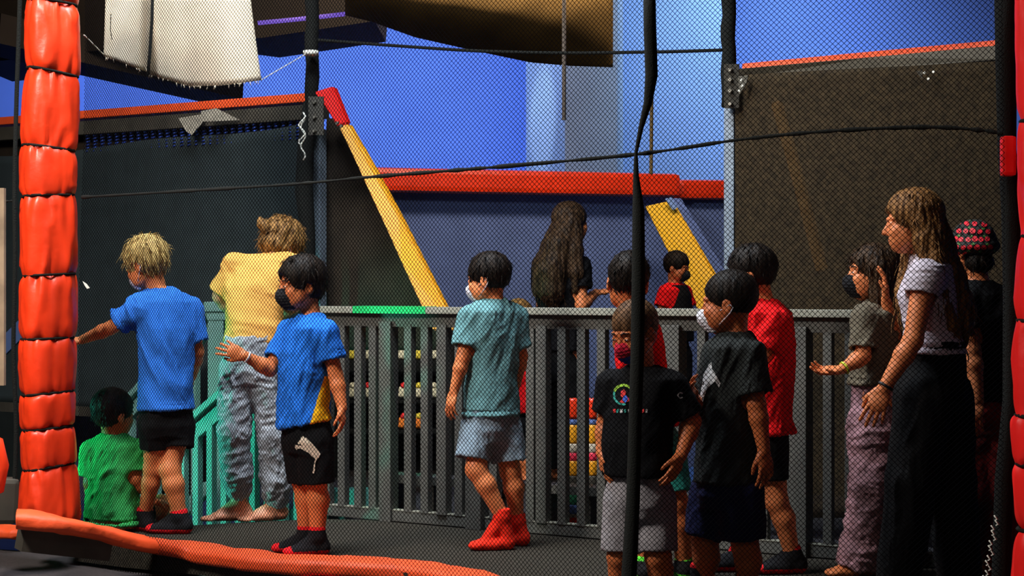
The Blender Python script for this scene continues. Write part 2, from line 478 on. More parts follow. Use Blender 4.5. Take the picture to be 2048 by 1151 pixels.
# triangular side wall with orange and yellow edge pad
tri = empty('sloping_side_wall', at(760, 610, 366)); tag(tri, 'dark brown fabric wedge wall with a sloping orange and yellow edge pad', 'trampoline wall')
def ftri(u, v):
    top = (650, 236); bl = (650, 700); br = (910, 700); tr = (683, 236)
    x0, y0 = top[0], 236 + (700 - 236) * v; x1 = tr[0] + (br[0] - tr[0]) * v
    px = x0 + (x1 - x0) * u
    s = 358 + 14 * (px - 650) / 230
    p = at(px, y0, s); w = .008 * math.sin(px / 17 + y0 / 60) + .006 * math.sin(y0 / 31 + px / 40)
    return p + NRM * w
sheet(ftri, 30, 50, .01, 'fabric', M_mat_brown, tri)
def slab(name, quad, s, m, parent, th=.05, nrm=NRM, bev=.008):
    b = MB(); ss = s if isinstance(s, (list, tuple)) else [s] * len(quad)
    b.prism([at(x, y, q) for (x, y), q in zip(quad, ss)], -nrm * th)
    return b.build(name, m, parent, bev=bev)
slab('edge_pad_orange', [(626, 184), (664, 172), (693, 246), (674, 254), (650, 214)], 368, M_red, tri, .05)
slab('edge_pad_yellow', [(677, 254), (694, 247), (745, 335), (800, 436), (912, 660), (865, 660), (800, 520), (740, 385)], [368, 368, 372, 376, 388, 386, 378, 371], M_yellow, tri, .05)
for x, y in ((676, 246), (684, 252)):
    c = at(x, y, 372); MB().tube([c, c + NRM * .015], .009, 6).build('bolt', M_gusset, tri)

# ------------------------------------------------------------ right mesh wall
rw = empty('mesh_wall', Wz(1730, 0)); tag(rw, 'tall dark see-through mesh wall with an orange top strip, behind the long-haired girls', 'trampoline wall')
zr = 2.245
slab('top_pad', [(1484, 127), (1740, 103), (1992, 80), (1992, 92), (1740, 116), (1484, 139)], [412, 430, 448, 448, 430, 412], M_orange_pad, rw, .10, bev=.003)
slab('frame', [(1468, 138), (1740, 114), (1992, 91), (1992, 119), (1740, 143), (1490, 156), (1476, 170)], [414, 432, 449, 449, 432, 414, 413], mat('olive_steel', (.085, .072, .048), rough=.6, var=.25), rw, .06, bev=.003)
M_mesh = mat('dark_olive_mesh', (0.042, 0.028, 0.013), spec=.2, rough=0.85, bump=0.5, bscale=260, var=0.45, vscale=35, trans=0.22)
def fmesh(u, v):
    px = 1470 + u * 560; s = sW(px) + 3; y1 = 150 - 30 * u; y = y1 + (1035 - y1) * v
    return at(px, y, s) + NRM * .03 * math.sin(math.pi * u) * math.sin(math.pi * v)
sheet(fmesh, 40, 40, .004, 'mesh', M_mesh, rw)
slab('centre_post', [(1846, 150), (1872, 148), (1870, 690), (1848, 690)], 432, M_darksteel, rw, .03, bev=.003)
slab('gusset', [(1476, 152), (1497, 150), (1492, 168), (1478, 190)], 420, M_gusset, rw, .008, bev=0)
slab('gusset', [(1832, 142), (1888, 138), (1872, 163), (1850, 166)], 443, M_gusset, rw, .008, bev=0)
for x, y in ((1850, 146), (1868, 144), (1858, 158), (1484, 160), (1486, 172), (1480, 182)):
    c = at(x, y, 446 if x > 1700 else 423); MB().tube([c, c + NRM * .012], .006, 6).build('bolt', M_white_tape, rw)
slab('inner_edge_strip', [(1540, 205), (1562, 200), (1600, 330), (1655, 540), (1632, 545), (1580, 350)], 375, M_yellow, rw, .03)
slab('rear_sheet', [(1474, 160), (2010, 110), (2040, 1010), (1474, 980)], [352, 395, 395, 352], M_mat_brown, rw, .02, bev=0)

# ------------------------------------------------------------ far trampoline row
FN = Vector((0, -1, 0))
fw = empty('far_trampoline_row', at(1050, 620, 200)); tag(fw, 'far slate blue padded wall topped by a long orange roll', 'trampoline wall')
def roll(name, pts, s0, s1, h, m, parent):
    (x0, y0), (x1, y1) = pts
    A, B = at(x0, y0, s0), at(x1, y1, s1); n = 14
    P = [A + (B - A) * i / n for i in range(n + 1)]
    b = MB()
    for i, p in enumerate(P): pass
    b.tube(P, [h * (1 + .04 * math.sin(i * 1.9)) for i in range(n + 1)], 16)
    return b.build(name, m, parent)
b = MB(); b.bar(at(735, 359, 218), at(1352, 371, 205), .25, .22, bev=.05); b.build('orange_roll', M_orange, fw)
b = MB(); b.bar(at(1350, 379, 203), at(1500, 380, 200), .22, .19, bev=.05); b.build('orange_roll', M_orange, fw)
b = MB()
b.prism([at(700, 372, 216), at(1500, 380, 199), at(1500, 929, 199), at(700, 957, 216)], (0, .06, 0)); b.build('blue_sheet', M_fabricblue, fw)
slab('yellow_pad', [(1291, 412), (1346, 400), (1440, 560), (1492, 660), (1420, 665)], [214, 214, 222, 226, 226], M_yelfar, fw, .08, FN)
slab('blue_strut', [(1330, 396), (1362, 396), (1462, 560), (1452, 590), (1344, 410)], [209, 209, 214, 214, 210], M_fabricblue, fw, .06, FN)
slab('strut_sleeve', [(1330, 398), (1342, 394), (1356, 414), (1346, 420)], 216, M_wallpale, fw, .04, FN, bev=0)
# dark hall behind the railing (lower part)
b = MB(); b.prism([at(470, 640, 252), at(1140, 640, 232), at(1140, 1000, 232), at(470, 1000, 252)], (0, .1, 0))
tag(b.build('dark_kick_wall', M_dark), 'plain dark low wall seen through the gaps of the grey railing', 'wall panel')

b = MB(); b.prism([at(150, 765, 300), at(262, 772, 300), at(292, 1000, 300), at(120, 1000, 300)], (0, .12, 0))
tag(b.build('crash_mat', mat('lilac_crash_mat', (.07, .075, .14), rough=.8, var=.2)), 'lilac blue crash mat standing behind the seated boy in green', 'mat')
b = MB(); b.prism([at(-120, 700, 262), at(480, 700, 262), at(480, 1000, 262), at(-120, 1000, 262)], (0, .1, 0))  # dark panel added as shadowing low behind the stairs
tag(b.build('lower_shade_panel', M_mat_grey), 'dark panel added as shade behind the stairs at far left', 'wall panel')

# ------------------------------------------------------------ overhead things
b = MB(); b.bar(at(-40, 62, 250), at(448, 176, 215), .5, .24); tag(b.build('ceiling_beam', M_dark), 'dark ceiling beam sloping down to the right behind the hanging canvas', 'beam')
b = MB(); b.prism([at(-60, -60, 240), at(760, -60, 240), at(750, 42, 240), at(520, 76, 240), at(440, 66, 240), at(200, 100, 240), at(-60, 128, 240)], (0, 1.2, 0))
tag(b.build('ceiling_bulkhead', M_dark), 'large dark bulkhead under the ceiling at upper left', 'bulkhead')
M_neon = mat('violet_tube', (0.3, 0.2, 0.7), emit=((0.22, 0.12, 0.75), 0.9))
b = MB(); b.tube([at(516, 46, 262), at(600, 38, 262), at(690, 28, 262)], .017, 8)
tag(b.build('tube_light', M_neon), 'thin violet tube light on the dark bulkhead', 'light')
# brown drape
def fdr(u, v):
    px = 690 + 536 * u
    yb = np.interp(px, [690, 740, 830, 950, 1060, 1140, 1226], [30, 42, 74, 101, 124, 131, 134])
    y = -70 + (yb + 70) * v
    s = 262 + 12 * math.sin(math.pi * v) * math.sin(math.pi * (.15 + .8 * u)) + .1 * math.sin(px / 23 + y / 15)
    return at(px, y, s)
dr = sheet(fdr, 50, 30, .02, 'hanging_drape', M_drape, None, Vector((0, -1, 0)))
tag(dr, 'sagging brown mesh drape hanging from the ceiling, top centre', 'drape')
# canvas with cord
cv = empty('canvas_banner', at(370, 0, 400)); tag(cv, 'hanging off-white canvas sheet with frayed bottom corners and a black cord', 'canvas')
def fcv(u, v):
    xb = np.interp(u, [0, .29, .305, .55, 1], [207, 294, 302, 376, 523]); yb = np.interp(u, [0, .285, .305, .55, .75, 1], [112, 143, 150, 172, 171, 160])
    xt = 212 + 284 * u; t = v
    px = xt + (xb - xt) * t ** 1.2; y = -60 + (yb + 60) * t
    s = 400 + 2 * math.sin(u * 9) + 3 * math.cos(u * 7) * t - 7 * math.exp(-((u - .3) / .03) ** 2) * t
    return at(px, y, s)
sheet(fcv, 80, 20, .006, 'canvas', M_cloth_w, cv, Vector((0, -1, 0)))
b = MB(); b.tube([at(306, -60, 410), at(304, 40, 411), at(300, 100, 411), at(296, 150, 412)], .008, 6); b.build('cord', M_blackrope, cv)
b = MB(); b.tube([at(222, 28, 412), at(221, 60, 412), at(224, 80, 412)], .002, 5); b.build('stitching', M_blackrope, cv)
b = MB()
rr = random.Random(3)
for i in range(46):
    u = rr.random(); p = fcv(u, 1.0); q = p + Vector((rr.uniform(-.008, .008), 0, -rr.uniform(.006, .02)))
    b.tube([p, q], .0018, 4)
b.build('frayed_edge', M_cloth_w, cv)['kind'] = 'stuff'
def cord(name, label, pts, r, m, cat='cord', wob=0):
    P = []
    V = [at(*p) for p in pts]
    n = 12
    for i in range(len(V) - 1):
        p0 = V[max(i - 1, 0)]; p1 = V[i]; p2 = V[i + 1]; p3 = V[min(i + 2, len(V) - 1)]
        for k in range(n):
            t = k / n
            P.append(.5 * ((2 * p1) + (p2 - p0) * t + (2 * p0 - 5 * p1 + 4 * p2 - p3) * t * t + (3 * p1 - p0 - 3 * p2 + p3) * t ** 3))
    P.append(V[-1])
    rg = random.Random(len(pts) * 7 + int(pts[0][1]))
    rad = [r * (1 + (rg.uniform(-.35, .5) if wob else 0)) for _ in P]
    return tag(MB().tube(P, rad, 8).build(name, m), label, cat)
cord('tie_string', 'thin white string from the orange column to the canvas corner', [(168, 70, 430), (190, 92, 415), (208, 110, 402)], .003, M_white_tape)
cord('tie_string', 'thin pale string from the canvas corner to the dark post', [(522, 160, 392), (570, 132, 380), (612, 108, 370)], .003, M_white_tape)
cord('overhead_rope', 'dark rope running level across the top of the blue wall', [(636, 80, 366), (800, 92, 372), (960, 102, 380), (1130, 106, 388), (1290, 104, 398), (1350, 103, 402), (1444, 100, 408)], .0085, M_blackrope, 'rope')
cord('hanging_rope', 'thin tan rope hanging in front of the pale wall', [(1304, -30, 300), (1304, 120, 300), (1303, 240, 300), (1302, 348, 300)], .012, mat('tan_rope', (0.24, 0.15, 0.05), bump=.5, bscale=120), 'rope')
b = MB(); b.tube([at(1128, -60, 292), at(1128, 240, 292)], .014, 12)
tag(b.build('hanging_pole', mat('beige_pole', (0.42, 0.36, 0.31), rough=.5)), 'slim beige pole hanging in front of the wall column', 'pole')

# ------------------------------------------------------------ orange padded column (left)
def padded_column(name, label, rings, s, back, m, rot, seed, corner=3.2, tie=True):
    """rings: (y_left, x_left, x_right, y_right) at the cords, pads bulge between them"""
    root = empty(name, at((rings[0][1] + rings[0][2]) / 2, 0, s, back)); root.location.z = 0
    tag(root, label, 'padded column')
    na = 72
    rg = np.random.RandomState(seed)
    for i in range(len(rings) - 1):
        (ya, xa0, xa1, yb), (yc, xc0, xc1, yd) = rings[i], rings[i + 1]
        nz = 22; V = []; 
        for k in range(nz + 1):
            t = k / nz
            x0 = xa0 + (xc0 - xa0) * t; x1 = xa1 + (xc1 - xa1) * t
            fl = 1 - .085 * (abs(2 * t - 1) ** 7)
            cx = (x0 + x1) / 2; hw = (x1 - x0) / 2 / s * fl
            for a in range(na):
                th = 2 * math.pi * a / na
                c_, s_ = math.cos(th), math.sin(th)
                rr_ = (abs(c_) ** corner + abs(s_) ** corner) ** (-1 / corner)
                lx, ly = c_ * rr_ * .86, s_ * rr_ * .86
                X = (lx * math.cos(rot) - ly * math.sin(rot)) * hw; Y = (lx * math.sin(rot) + ly * math.cos(rot)) * hw
                u = (X / hw + 1) / 2
                y = (ya + (yb - ya) * u) * (1 - t) + (yc + (yd - yc) * u) * t
                p = at(cx, y, s, back)
                V.append((p.x + X, p.y + Y, p.z))
        V = np.array(V)
        Q = []
        for k in range(nz):
            for a in range(na):
                Q.append((k * na + a, k * na + (a + 1) % na, (k + 1) * na + (a + 1) % na, (k + 1) * na + a))
        # creases
        C = V.mean(0)
        D = V - C; D[:, 2] = 0; D /= np.linalg.norm(D, axis=1)[:, None] + 1e-9
        P = V * np.array([24, 24, 5.0]) + seed + i * 13.7
        n1 = noise3(P + .8 * noise3(P * .6)[:, None]); 
        tt = np.repeat(np.arange(nz + 1) / nz, na)
        pinch = np.abs(2 * tt - 1) ** 2
        V = V + D * ((-np.abs(n1) * .026 * (.45 + pinch) + noise3(P * 2.3) * .003)[:, None])
        Q2 = np.array(Q)
        mesh_np('pad', V, Q2[:, ::-1], m, root)
        # cord at top of each pad
        if i > 0:
            ring = []
            for a in range(37):
                th = 2 * math.pi * a / 36; c_, s_ = math.cos(th), math.sin(th)
                rr_ = (abs(c_) ** corner + abs(s_) ** corner) ** (-1 / corner)
                hw = (xa1 - xa0) / 2 / s * .875
                lx, ly = c_ * rr_ * .86, s_ * rr_ * .86
                X = (lx * math.cos(rot) - ly * math.sin(rot)) * hw; Y = (lx * math.sin(rot) + ly * math.cos(rot)) * hw
                u = (X / hw + 1) / 2; p = at((xa0 + xa1) / 2, ya + (yb - ya) * u, s, back)
                ring.append((p.x + X, p.y + Y, p.z))
            MB().tube(ring, .0065, 6, cap=False).build('cord', M_blackrope, root)
    # inner pole
    p = at((rings[0][1] + rings[0][2]) / 2, 0, s, back)
    return root
colL = padded_column('padded_column', 'left orange vinyl padded column cinched by black cords', [
    (-95, 36, 170, -75), (0, 44, 165, 12), (134, 42, 168, 155), (289, 32, 162, 302), (394, 32, 160, 390), (553, 32, 162, 547), (678, 30, 160, 674),
    (790, 32, 158, 780), (860, 34, 156, 850), (940, 36, 160, 924), (1052, 22, 172, 1040)], 440, .12, M_orange, math.radians(28), 5)
colR = padded_column('padded_column', 'right red vinyl padded column at the frame edge cinched by black cords', [
    (-80, 2030, 2210, -60), (240, 2030, 2210, 262), (470, 2034, 2210, 490), (640, 2024, 2205, 655), (831, 2020, 2205, 835), (929, 2022, 2205, 932), (1060, 2024, 2205, 1062), (1260, 2016, 2205, 1262)], 640, .06, M_red, math.radians(20), 9)
# black sleeve beside the left column and the black gathered post on the right
cord('black_edge_cord', 'black cord running down the left flank of the orange column', [(40, -20, 452), (38, 60, 452), (33, 200, 452), (29, 380, 452), (30, 520, 452), (27, 700, 452), (32, 850, 452), (28, 1000, 452)], .010, M_blackrope)
b = MB(); P = [at(x, y, 610) for x, y in ((2010, -60), (2012, 120), (2014, 300), (2024, 420), (2026, 600), (2024, 800), (2008, 960), (2002, 1151), (2000, 1230))]
b.tube(P, [.036, .034, .030, .034, .032, .03, .03, .03, .03], 14)
tag(b.build('gathered_net_post', M_blackrope), 'black gathered net post running the full height beside the red column', 'post')
tag(MB().box(at(2016, 312, 618), (.024, 0, 0), (0, .02, 0), (0, 0, .065), bev=.012).build('red_pad_scrap', M_red), 'small red pad showing beside the black gathered post', 'pad')
b = MB()
for i in range(14):
    p = at(1992 - 1.6 * i + 4 * math.sin(i * 2), 1030 + i * 10, 640)
    b.tube([p + Vector((-.006, 0, 0)), p + Vector((.004, 0, -.012)), p + Vector((-.004, 0, -.016))], .0025, 5)
tag(b.build('net_glints', M_white_tape), 'pale zigzag lacing at the lower edge of the black post', 'glints')  # white glints on the gathered net, modelled as pale zigzag bits
# posts at the far left margin
b = MB(); b.bar(at(3, 376, 460), at(3, 770, 460), .03, .03, up=(0, 1, 0)); tag(b.build('timber_batten', mat('tan_timber', (.30, .21, .13), var=.3)), 'tan timber batten at the left frame edge', 'batten')
b = MB(); b.bar(at(-60, 760, 330), at(60, 640, 330), .05, .09); tag(b.build('blue_handrail', mat('navy_rail', (.03, .06, .16), rough=.5)), 'dark blue sloping handrail left of the orange column', 'handrail')
b = MB(); P = [at(-30, 925, 470), at(-10, 930, 470)]
b.tube([at(-40, 870, 470), at(-6, 885, 470), at(4, 930, 470), at(-4, 975, 470), at(-40, 990, 470)], .03, 12)
tag(b.build('orange_bolster', M_orange), 'orange bolster end at the left frame edge', 'pad')
b = MB(); b.bar(at(-60, 1000, 455), at(34, 1000, 450), .12, .2, bev=.02); tag(b.build('grey_plinth', M_darksteel), 'dark plinth block beside the foot of the orange column', 'plinth')

# ------------------------------------------------------------ orange edge pad on the floor
def soft_pad(name, label, path, hw, th, m, seed, cap=True):
    # path: world centre points, flat soft bar
    P = [Vector(p) for p in path]; n = 10; C = []
    for i in range(len(P) - 1):
        p0 = P[max(i - 1, 0)]; p1 = P[i]; p2 = P[i + 1]; p3 = P[min(i + 2, len(P) - 1)]
        for k in range(n):
            t = k / n
            C.append(.5 * ((2 * p1) + (p2 - p0) * t + (2 * p0 - 5 * p1 + 4 * p2 - p3) * t * t + (3 * p1 - p0 - 3 * p2 + p3) * t ** 3))
    C.append(P[-1]); na = 28; V = []
    for i, c in enumerate(C):
        t = (C[min(i + 1, len(C) - 1)] - C[max(i - 1, 0)]).normalized()
        sd = t.cross(Vector((0, 0, 1))).normalized()
        for a in range(na):
            th_ = 2 * math.pi * a / na; c_, s_ = math.cos(th_), math.sin(th_)
            r_ = (abs(c_) ** 4 + abs(s_) ** 4) ** -.25
            V.append(c + sd * c_ * r_ * hw + Vector((0, 0, 1)) * s_ * r_ * th)
    V = np.array([tuple(v) for v in V]); nr = len(C)
    CC = np.repeat(np.array([tuple(c) for c in C]), na, axis=0); D = V - CC; D /= np.linalg.norm(D, axis=1)[:, None]
    N = noise3(V * 9 + seed); V = V + D * (N * .010 + noise3(V * 24 + seed) * .005)[:, None]
    Q = [(i * na + a, i * na + (a + 1) % na, (i + 1) * na + (a + 1) % na, (i + 1) * na + a) for i in range(nr - 1) for a in range(na)]
    V = np.vstack([V, [tuple(C[0])], [tuple(C[-1])]]); n0 = nr * na
    for a in range(0, na, 2):
        Q.append((n0, (a + 2) % na, a + 1, a)); k = (nr - 1) * na
        Q.append((n0 + 1, k + a, k + a + 1, k + (a + 2) % na))
    o = mesh_np(name, V, Q, m)
    return tag(o, label, 'pad')
def gp(px, py, z): 
    s = (py - CY) / (EYE - z); p = at(px, py, s); return p
soft_pad('edge_pad', 'long soft orange pad curving along the front edge of the deck', [at(34, 1038, 474), at(90, 1043, 472), at(160, 1056, 466), at(250, 1080, 457), gp(390, 1103, -.01), gp(540, 1124, -.01), gp(700, 1132, -.01), gp(840, 1143, -.01), gp(960, 1166, -.01), gp(1060, 1200, -.01)], .095, .036, M_orange_pad, 3)
soft_pad('edge_pad', 'short orange pad lying at the bottom left corner beside the column foot', [gp(-60, 1055, -.03), gp(0, 1060, -.03), gp(48, 1066, -.03)], .09, .03, M_orange_pad, 8)
b = MB(); b.bar(at(40, 1075, 470) , at(215, 1095, 458), .12, .10)
tag(b.build('pad_support', M_darksteel), 'dark support block under the raised left end of the orange edge pad', 'block')
b = MB(); b.box(gp(735, 1168, -.09), (.26, 0, 0), (0, .10, 0), (0, 0, .03), bev=.02)
tag(b.build('magenta_pad', M_pink), 'magenta red pad just showing at the bottom edge below the orange pad', 'pad')

# ------------------------------------------------------------ net
A_n = at(163, 0, 434); B_n = at(2006, 0, 628)
A_n.z = B_n.z = 0
Ln = (B_n - A_n).length; Hn = 2.9; Z0 = -.10
Dn = (B_n - A_n).normalized(); Nn = Vector((Dn.y, -Dn.x, 0))
if Nn.y > 0: Nn = -Nn
def netP(u, z):
    """u metres along, z height"""
    k = u / Ln
    bulge = .24 * math.sin(math.pi * min(max(k, 0), 1)) * (.75 + .25 * math.sin(max(0, min(1, (z - Z0) / Hn)) * math.pi)) + .02 * math.sin(k * 21 + z * 2) 
    return A_n + Dn * u + Nn * bulge + Vector((0, 0, z))
def net_depth(px):
    """scale of the net at a frame column"""
    lo, hi = 0.0, Ln
    for _ in range(30):
        mid = (lo + hi) / 2; p = netP(mid, 1.1)
        if CX + F * p.x / p.y < px: lo = mid
        else: hi = mid
    p = netP(lo, 1.1); return F / p.y
cell = .0185; step = .16; V = []; Q = []; rad = .00105
tri_ = [(math.cos(a) * rad, math.sin(a) * rad) for a in (0.5, 2.6, 4.7)]
for sgn in (1, -1):
    c = -Hn if sgn > 0 else 0.0
    end = Ln if sgn > 0 else Ln + Hn
    while c < end:
        # line u = c + sgn*(z-Z0)
        if sgn > 0: t0, t1 = max(0, -c), min(Hn, Ln - c)
        else: t0, t1 = max(0, c - Ln), min(Hn, c)
        if t1 - t0 > .03:
            n = max(2, int((t1 - t0) / step) + 1)
            base = len(V)
            for i in range(n + 1):
                t = t0 + (t1 - t0) * i / n
                p = netP(c + sgn * t, Z0 + t)
                for (x, y) in tri_:
                    V.append((p.x + x * .75, p.y + y, p.z - sgn * x * .7))
            for i in range(n):
                for k in range(3):
                    a = base + i * 3 + k; b_ = base + i * 3 + (k + 1) % 3
                    Q.append((a, b_, b_ + 3, a + 3))
        c += cell
net = mesh_np('safety_net', V, Q, M_net)
tag(net, 'fine black diamond-mesh safety net stretched across the whole view', 'net')
def nrope(name, label, pts, r, wob=0, cat='rope', ds=4):
    return cord(name, label, [(x, y, net_depth(x) + ds) for x, y in pts], r, M_blackrope, cat, wob)
nrope('net_rope', 'short end of black rope left of the orange column', [(-30, 404), (0, 403), (30, 401)], .0048, 1)
nrope('net_rope', 'long black rope threaded across the net at mid height', [(165, 394), (400, 380), (600, 367), (760, 352), (1000, 333), (1275, 308), (1480, 279), (1660, 262), (1850, 254), (1960, 260), (2006, 268)], .0060, 1)
pts = [(1298, -60), (1300, 60), (1303, 150), (1296, 205), (1282, 255), (1272, 305), (1272, 350), (1277, 420), (1277, 560), (1275, 700), (1270, 850), (1266, 1000), (1258, 1151), (1255, 1260)]
V_ = [at(x, y, net_depth(x) + 8) for x, y in pts]
b = MB(); b.tube(V_, [.021, .022, .022, .015, .009, .006, .010, .021, .024, .024, .023, .024, .027, .028], 12)
tag(b.build('net_strap', M_blackrope), 'wide black strap hanging down the net, pinched where the rope crosses it', 'strap')
for px, py, k in ((172, 570, 0),):
    c = at(px, py, net_depth(px) + 6)
    b = MB(); b.prism([c + Vector(v) for v in ((-.014, 0, .018), (.004, 0, .006), (.018, 0, -.012), (.006, 0, -.016), (-.004, 0, -.002))], (0, -.006, 0))
    tag(b.build('torn_tape', M_white_tape), 'torn scrap of pale tape stuck in the net right of the orange column', 'tape')
# ================================================================== PEOPLE: distance-field sculpting
def V3(p): return np.array([p[0], p[1], p[2]], dtype=np.float64)

class Field:
    """smooth-blended distance field on a grid; prims are collected, then meshed"""
    def __init__(s, h): s.h = h; s.prims = []; s.cuts = []
    def _add(s, lo, hi, fn, k, op='u'):
        s.prims.append((np.array(lo, float), np.array(hi, float), fn, k, op)); return s
    def cone(s, a, b, ra, rb, k=.02, op='u', flat=0, ends=None):
        """tapered limb from a to b; ends: 'b' cut flat at b"""
        a, b = V3(a), V3(b); ba = b - a; L2 = float(ba @ ba) + 1e-12; L = math.sqrt(L2); u = ba / L
        m = max(ra, rb)
        ext = 0
        def fn(X, Y, Z):
            dx, dy, dz = X - a[0], Y - a[1], Z - a[2]
            t = np.clip((dx * ba[0] + dy * ba[1] + dz * ba[2]) / L2, 0, 1)
            ex, ey, ez = dx - t * ba[0], dy - t * ba[1], dz - t * ba[2]
            d = np.sqrt(ex * ex + ey * ey + ez * ez) - (ra + (rb - ra) * t)
            if ends and 'b' in ends: d = np.maximum(d, (X - b[0]) * u[0] + (Y - b[1]) * u[1] + (Z - b[2]) * u[2])
            if ends and 'a' in ends: d = np.maximum(d, -((X - a[0]) * u[0] + (Y - a[1]) * u[1] + (Z - a[2]) * u[2]))
            return d
        return s._add(np.minimum(a, b) - m, np.maximum(a, b) + m, fn, k, op)
    def ell(s, c, r, M=None, k=.02, op='u', clip=None):
        """ellipsoid, r along the three columns of M; clip: list of (point, normal) half spaces kept on the negative side"""
        c = V3(c); r = np.array(r, float); Mx = np.eye(3) if M is None else np.array(M, float)
        m = r.max()
        def fn(X, Y, Z):
            dx, dy, dz = X - c[0], Y - c[1], Z - c[2]
            q = [(dx * Mx[0, i] + dy * Mx[1, i] + dz * Mx[2, i]) for i in range(3)]
            k0 = np.sqrt(sum((q[i] / r[i]) ** 2 for i in range(3)))
            k1 = np.sqrt(sum((q[i] / r[i] ** 2) ** 2 for i in range(3))) + 1e-9
            d = k0 * (k0 - 1) / k1
            if clip:
                for (p, n) in clip:
                    d = np.maximum(d, (X - p[0]) * n[0] + (Y - p[1]) * n[1] + (Z - p[2]) * n[2])
            return d
        return s._add(c - m, c + m, fn, k, op)
    def loft(s, rings, side, fwd, k=.02, op='u', sq=2.4, tilt=(0, 0)):
        """upright body of elliptical rings (x, y, z, half width, half depth); flat ends"""
        rg = sorted(rings, key=lambda q: q[2]); zs = np.array([q[2] for q in rg])
        A = np.array(rg, float)
        sx, sy = side[0], side[1]; fx, fy = fwd[0], fwd[1]
        mw = A[:, 3:5].max() * 1.1
        def fn(X, Y, Z):
            z = np.clip(Z, zs[0], zs[-1])
            cx = np.interp(z.ravel(), zs, A[:, 0]).reshape(z.shape); cy = np.interp(z.ravel(), zs, A[:, 1]).reshape(z.shape)
            a = np.interp(z.ravel(), zs, A[:, 3]).reshape(z.shape); b = np.interp(z.ravel(), zs, A[:, 4]).reshape(z.shape)
            dx, dy = X - cx, Y - cy
            p, q = np.abs(dx * sx + dy * sy) / a, np.abs(dx * fx + dy * fy) / b
            k0 = (p ** sq + q ** sq) ** (1 / sq)
            d = (k0 - 1) * np.minimum(a, b)
            zt = Z + (dx * tilt[0] + dy * tilt[1]) * 0
            d = np.maximum(d, zs[0] + (dx * tilt[0] + dy * tilt[1]) - Z)
            return np.maximum(d, Z - zs[-1])
        lo = [A[:, 0].min() - mw, A[:, 1].min() - mw, zs[0] - abs(tilt[0]) * .2 - abs(tilt[1]) * .2]
        hi = [A[:, 0].max() + mw, A[:, 1].max() + mw, zs[-1]]
        return s._add(lo, hi, fn, k, op)
    def mesh(s):
        h = s.h
        U = [p for p in s.prims if p[4] == 'u']
        lo = np.min([p[0] for p in U], axis=0) - 4 * h; hi = np.max([p[1] for p in U], axis=0) + 4 * h
        n = np.ceil((hi - lo) / h).astype(int) + 1
        G = np.full(n, 1.0, dtype=np.float32)
        ax = [lo[i] + h * np.arange(n[i]) for i in range(3)]
        for (a, b, fn, k, op) in s.prims:
            mg = k + 3 * h
            i0 = np.maximum(0, np.floor((a - mg - lo) / h).astype(int)); i1 = np.minimum(n, np.ceil((b + mg - lo) / h).astype(int) + 1)
            if (i1 <= i0).any(): continue
            X = ax[0][i0[0]:i1[0]][:, None, None]; Y = ax[1][i0[1]:i1[1]][None, :, None]; Z = ax[2][i0[2]:i1[2]][None, None, :]
            X, Y, Z = np.broadcast_arrays(X, Y, Z)
            d = fn(X, Y, Z).astype(np.float32)
            sl = (slice(i0[0], i1[0]), slice(i0[1], i1[1]), slice(i0[2], i1[2]))
            g = G[sl]
            if op == 'u':
                if k > 0:
                    e = np.maximum(k - np.abs(g - d), 0) / k
                    G[sl] = np.minimum(g, d) - e * e * k * .25
                else: G[sl] = np.minimum(g, d)
            else:                       # subtract
                if k > 0:
                    e = np.maximum(k - np.abs(g + d), 0) / k
                    G[sl] = np.maximum(g, -d) + e * e * k * .25
                else: G[sl] = np.maximum(g, -d)
        return surface_nets(G, lo, h)

def surface_nets(G, lo, h):
    S = G < 0
    c = S[:-1, :-1, :-1].astype(np.int8)
    tot = np.zeros(c.shape, np.int8)
    for i in (0, 1):
        for j in (0, 1):
            for k in (0, 1):
                tot += S[i:S.shape[0] - 1 + i, j:S.shape[1] - 1 + j, k:S.shape[2] - 1 + k]
    act = (tot > 0) & (tot < 8)
    I = np.argwhere(act)
    idx = np.full(act.shape, -1, np.int32); idx[act] = np.arange(len(I))
    cor = {}
    for i in (0, 1):
        for j in (0, 1):
            for k in (0, 1):
                cor[(i, j, k)] = G[I[:, 0] + i, I[:, 1] + j, I[:, 2] + k]
    acc = np.zeros((len(I), 3)); cnt = np.zeros(len(I))
    for a in cor:
        for d in range(3):
            if a[d] == 0:
                b = tuple(a[q] + (1 if q == d else 0) for q in range(3))
                va, vb = cor[a], cor[b]; m = (va < 0) != (vb < 0)
                t = np.where(m, va / np.where(m, va - vb, 1), 0)
                p = np.array(a, float)[None, :].repeat(len(I), 0); p[:, d] += t
                acc += p * m[:, None]; cnt += m
    V = lo + h * (I + acc / np.maximum(cnt, 1)[:, None])
    Q = []
    for d in range(3):
        e1, e2 = [(1, 2), (2, 0), (0, 1)][d]
        sl0 = [slice(None)] * 3; sl1 = [slice(None)] * 3
        sl0[d] = slice(0, -1); sl1[d] = slice(1, None)
        A, B = S[tuple(sl0)], S[tuple(sl1)]
        ch = np.argwhere(A != B)
        ok = np.ones(len(ch), bool)
        for e in (e1, e2): ok &= (ch[:, e] >= 1) & (ch[:, e] < idx.shape[e])
        ch = ch[ok]
        neg = A[tuple(ch.T)]
        o1 = np.zeros(3, int); o1[e1] = 1; o2 = np.zeros(3, int); o2[e2] = 1
        q0 = idx[tuple((ch - o1 - o2).T)]; q1 = idx[tuple((ch - o2).T)]; q2 = idx[tuple(ch.T)]; q3 = idx[tuple((ch - o1).T)]
        q = np.stack([q0, q1, q2, q3], 1)
        q[~neg] = q[~neg][:, ::-1]
        Q.append(q)
    Q = np.vstack(Q); Q = Q[(Q >= 0).all(1)]
    return V, Q

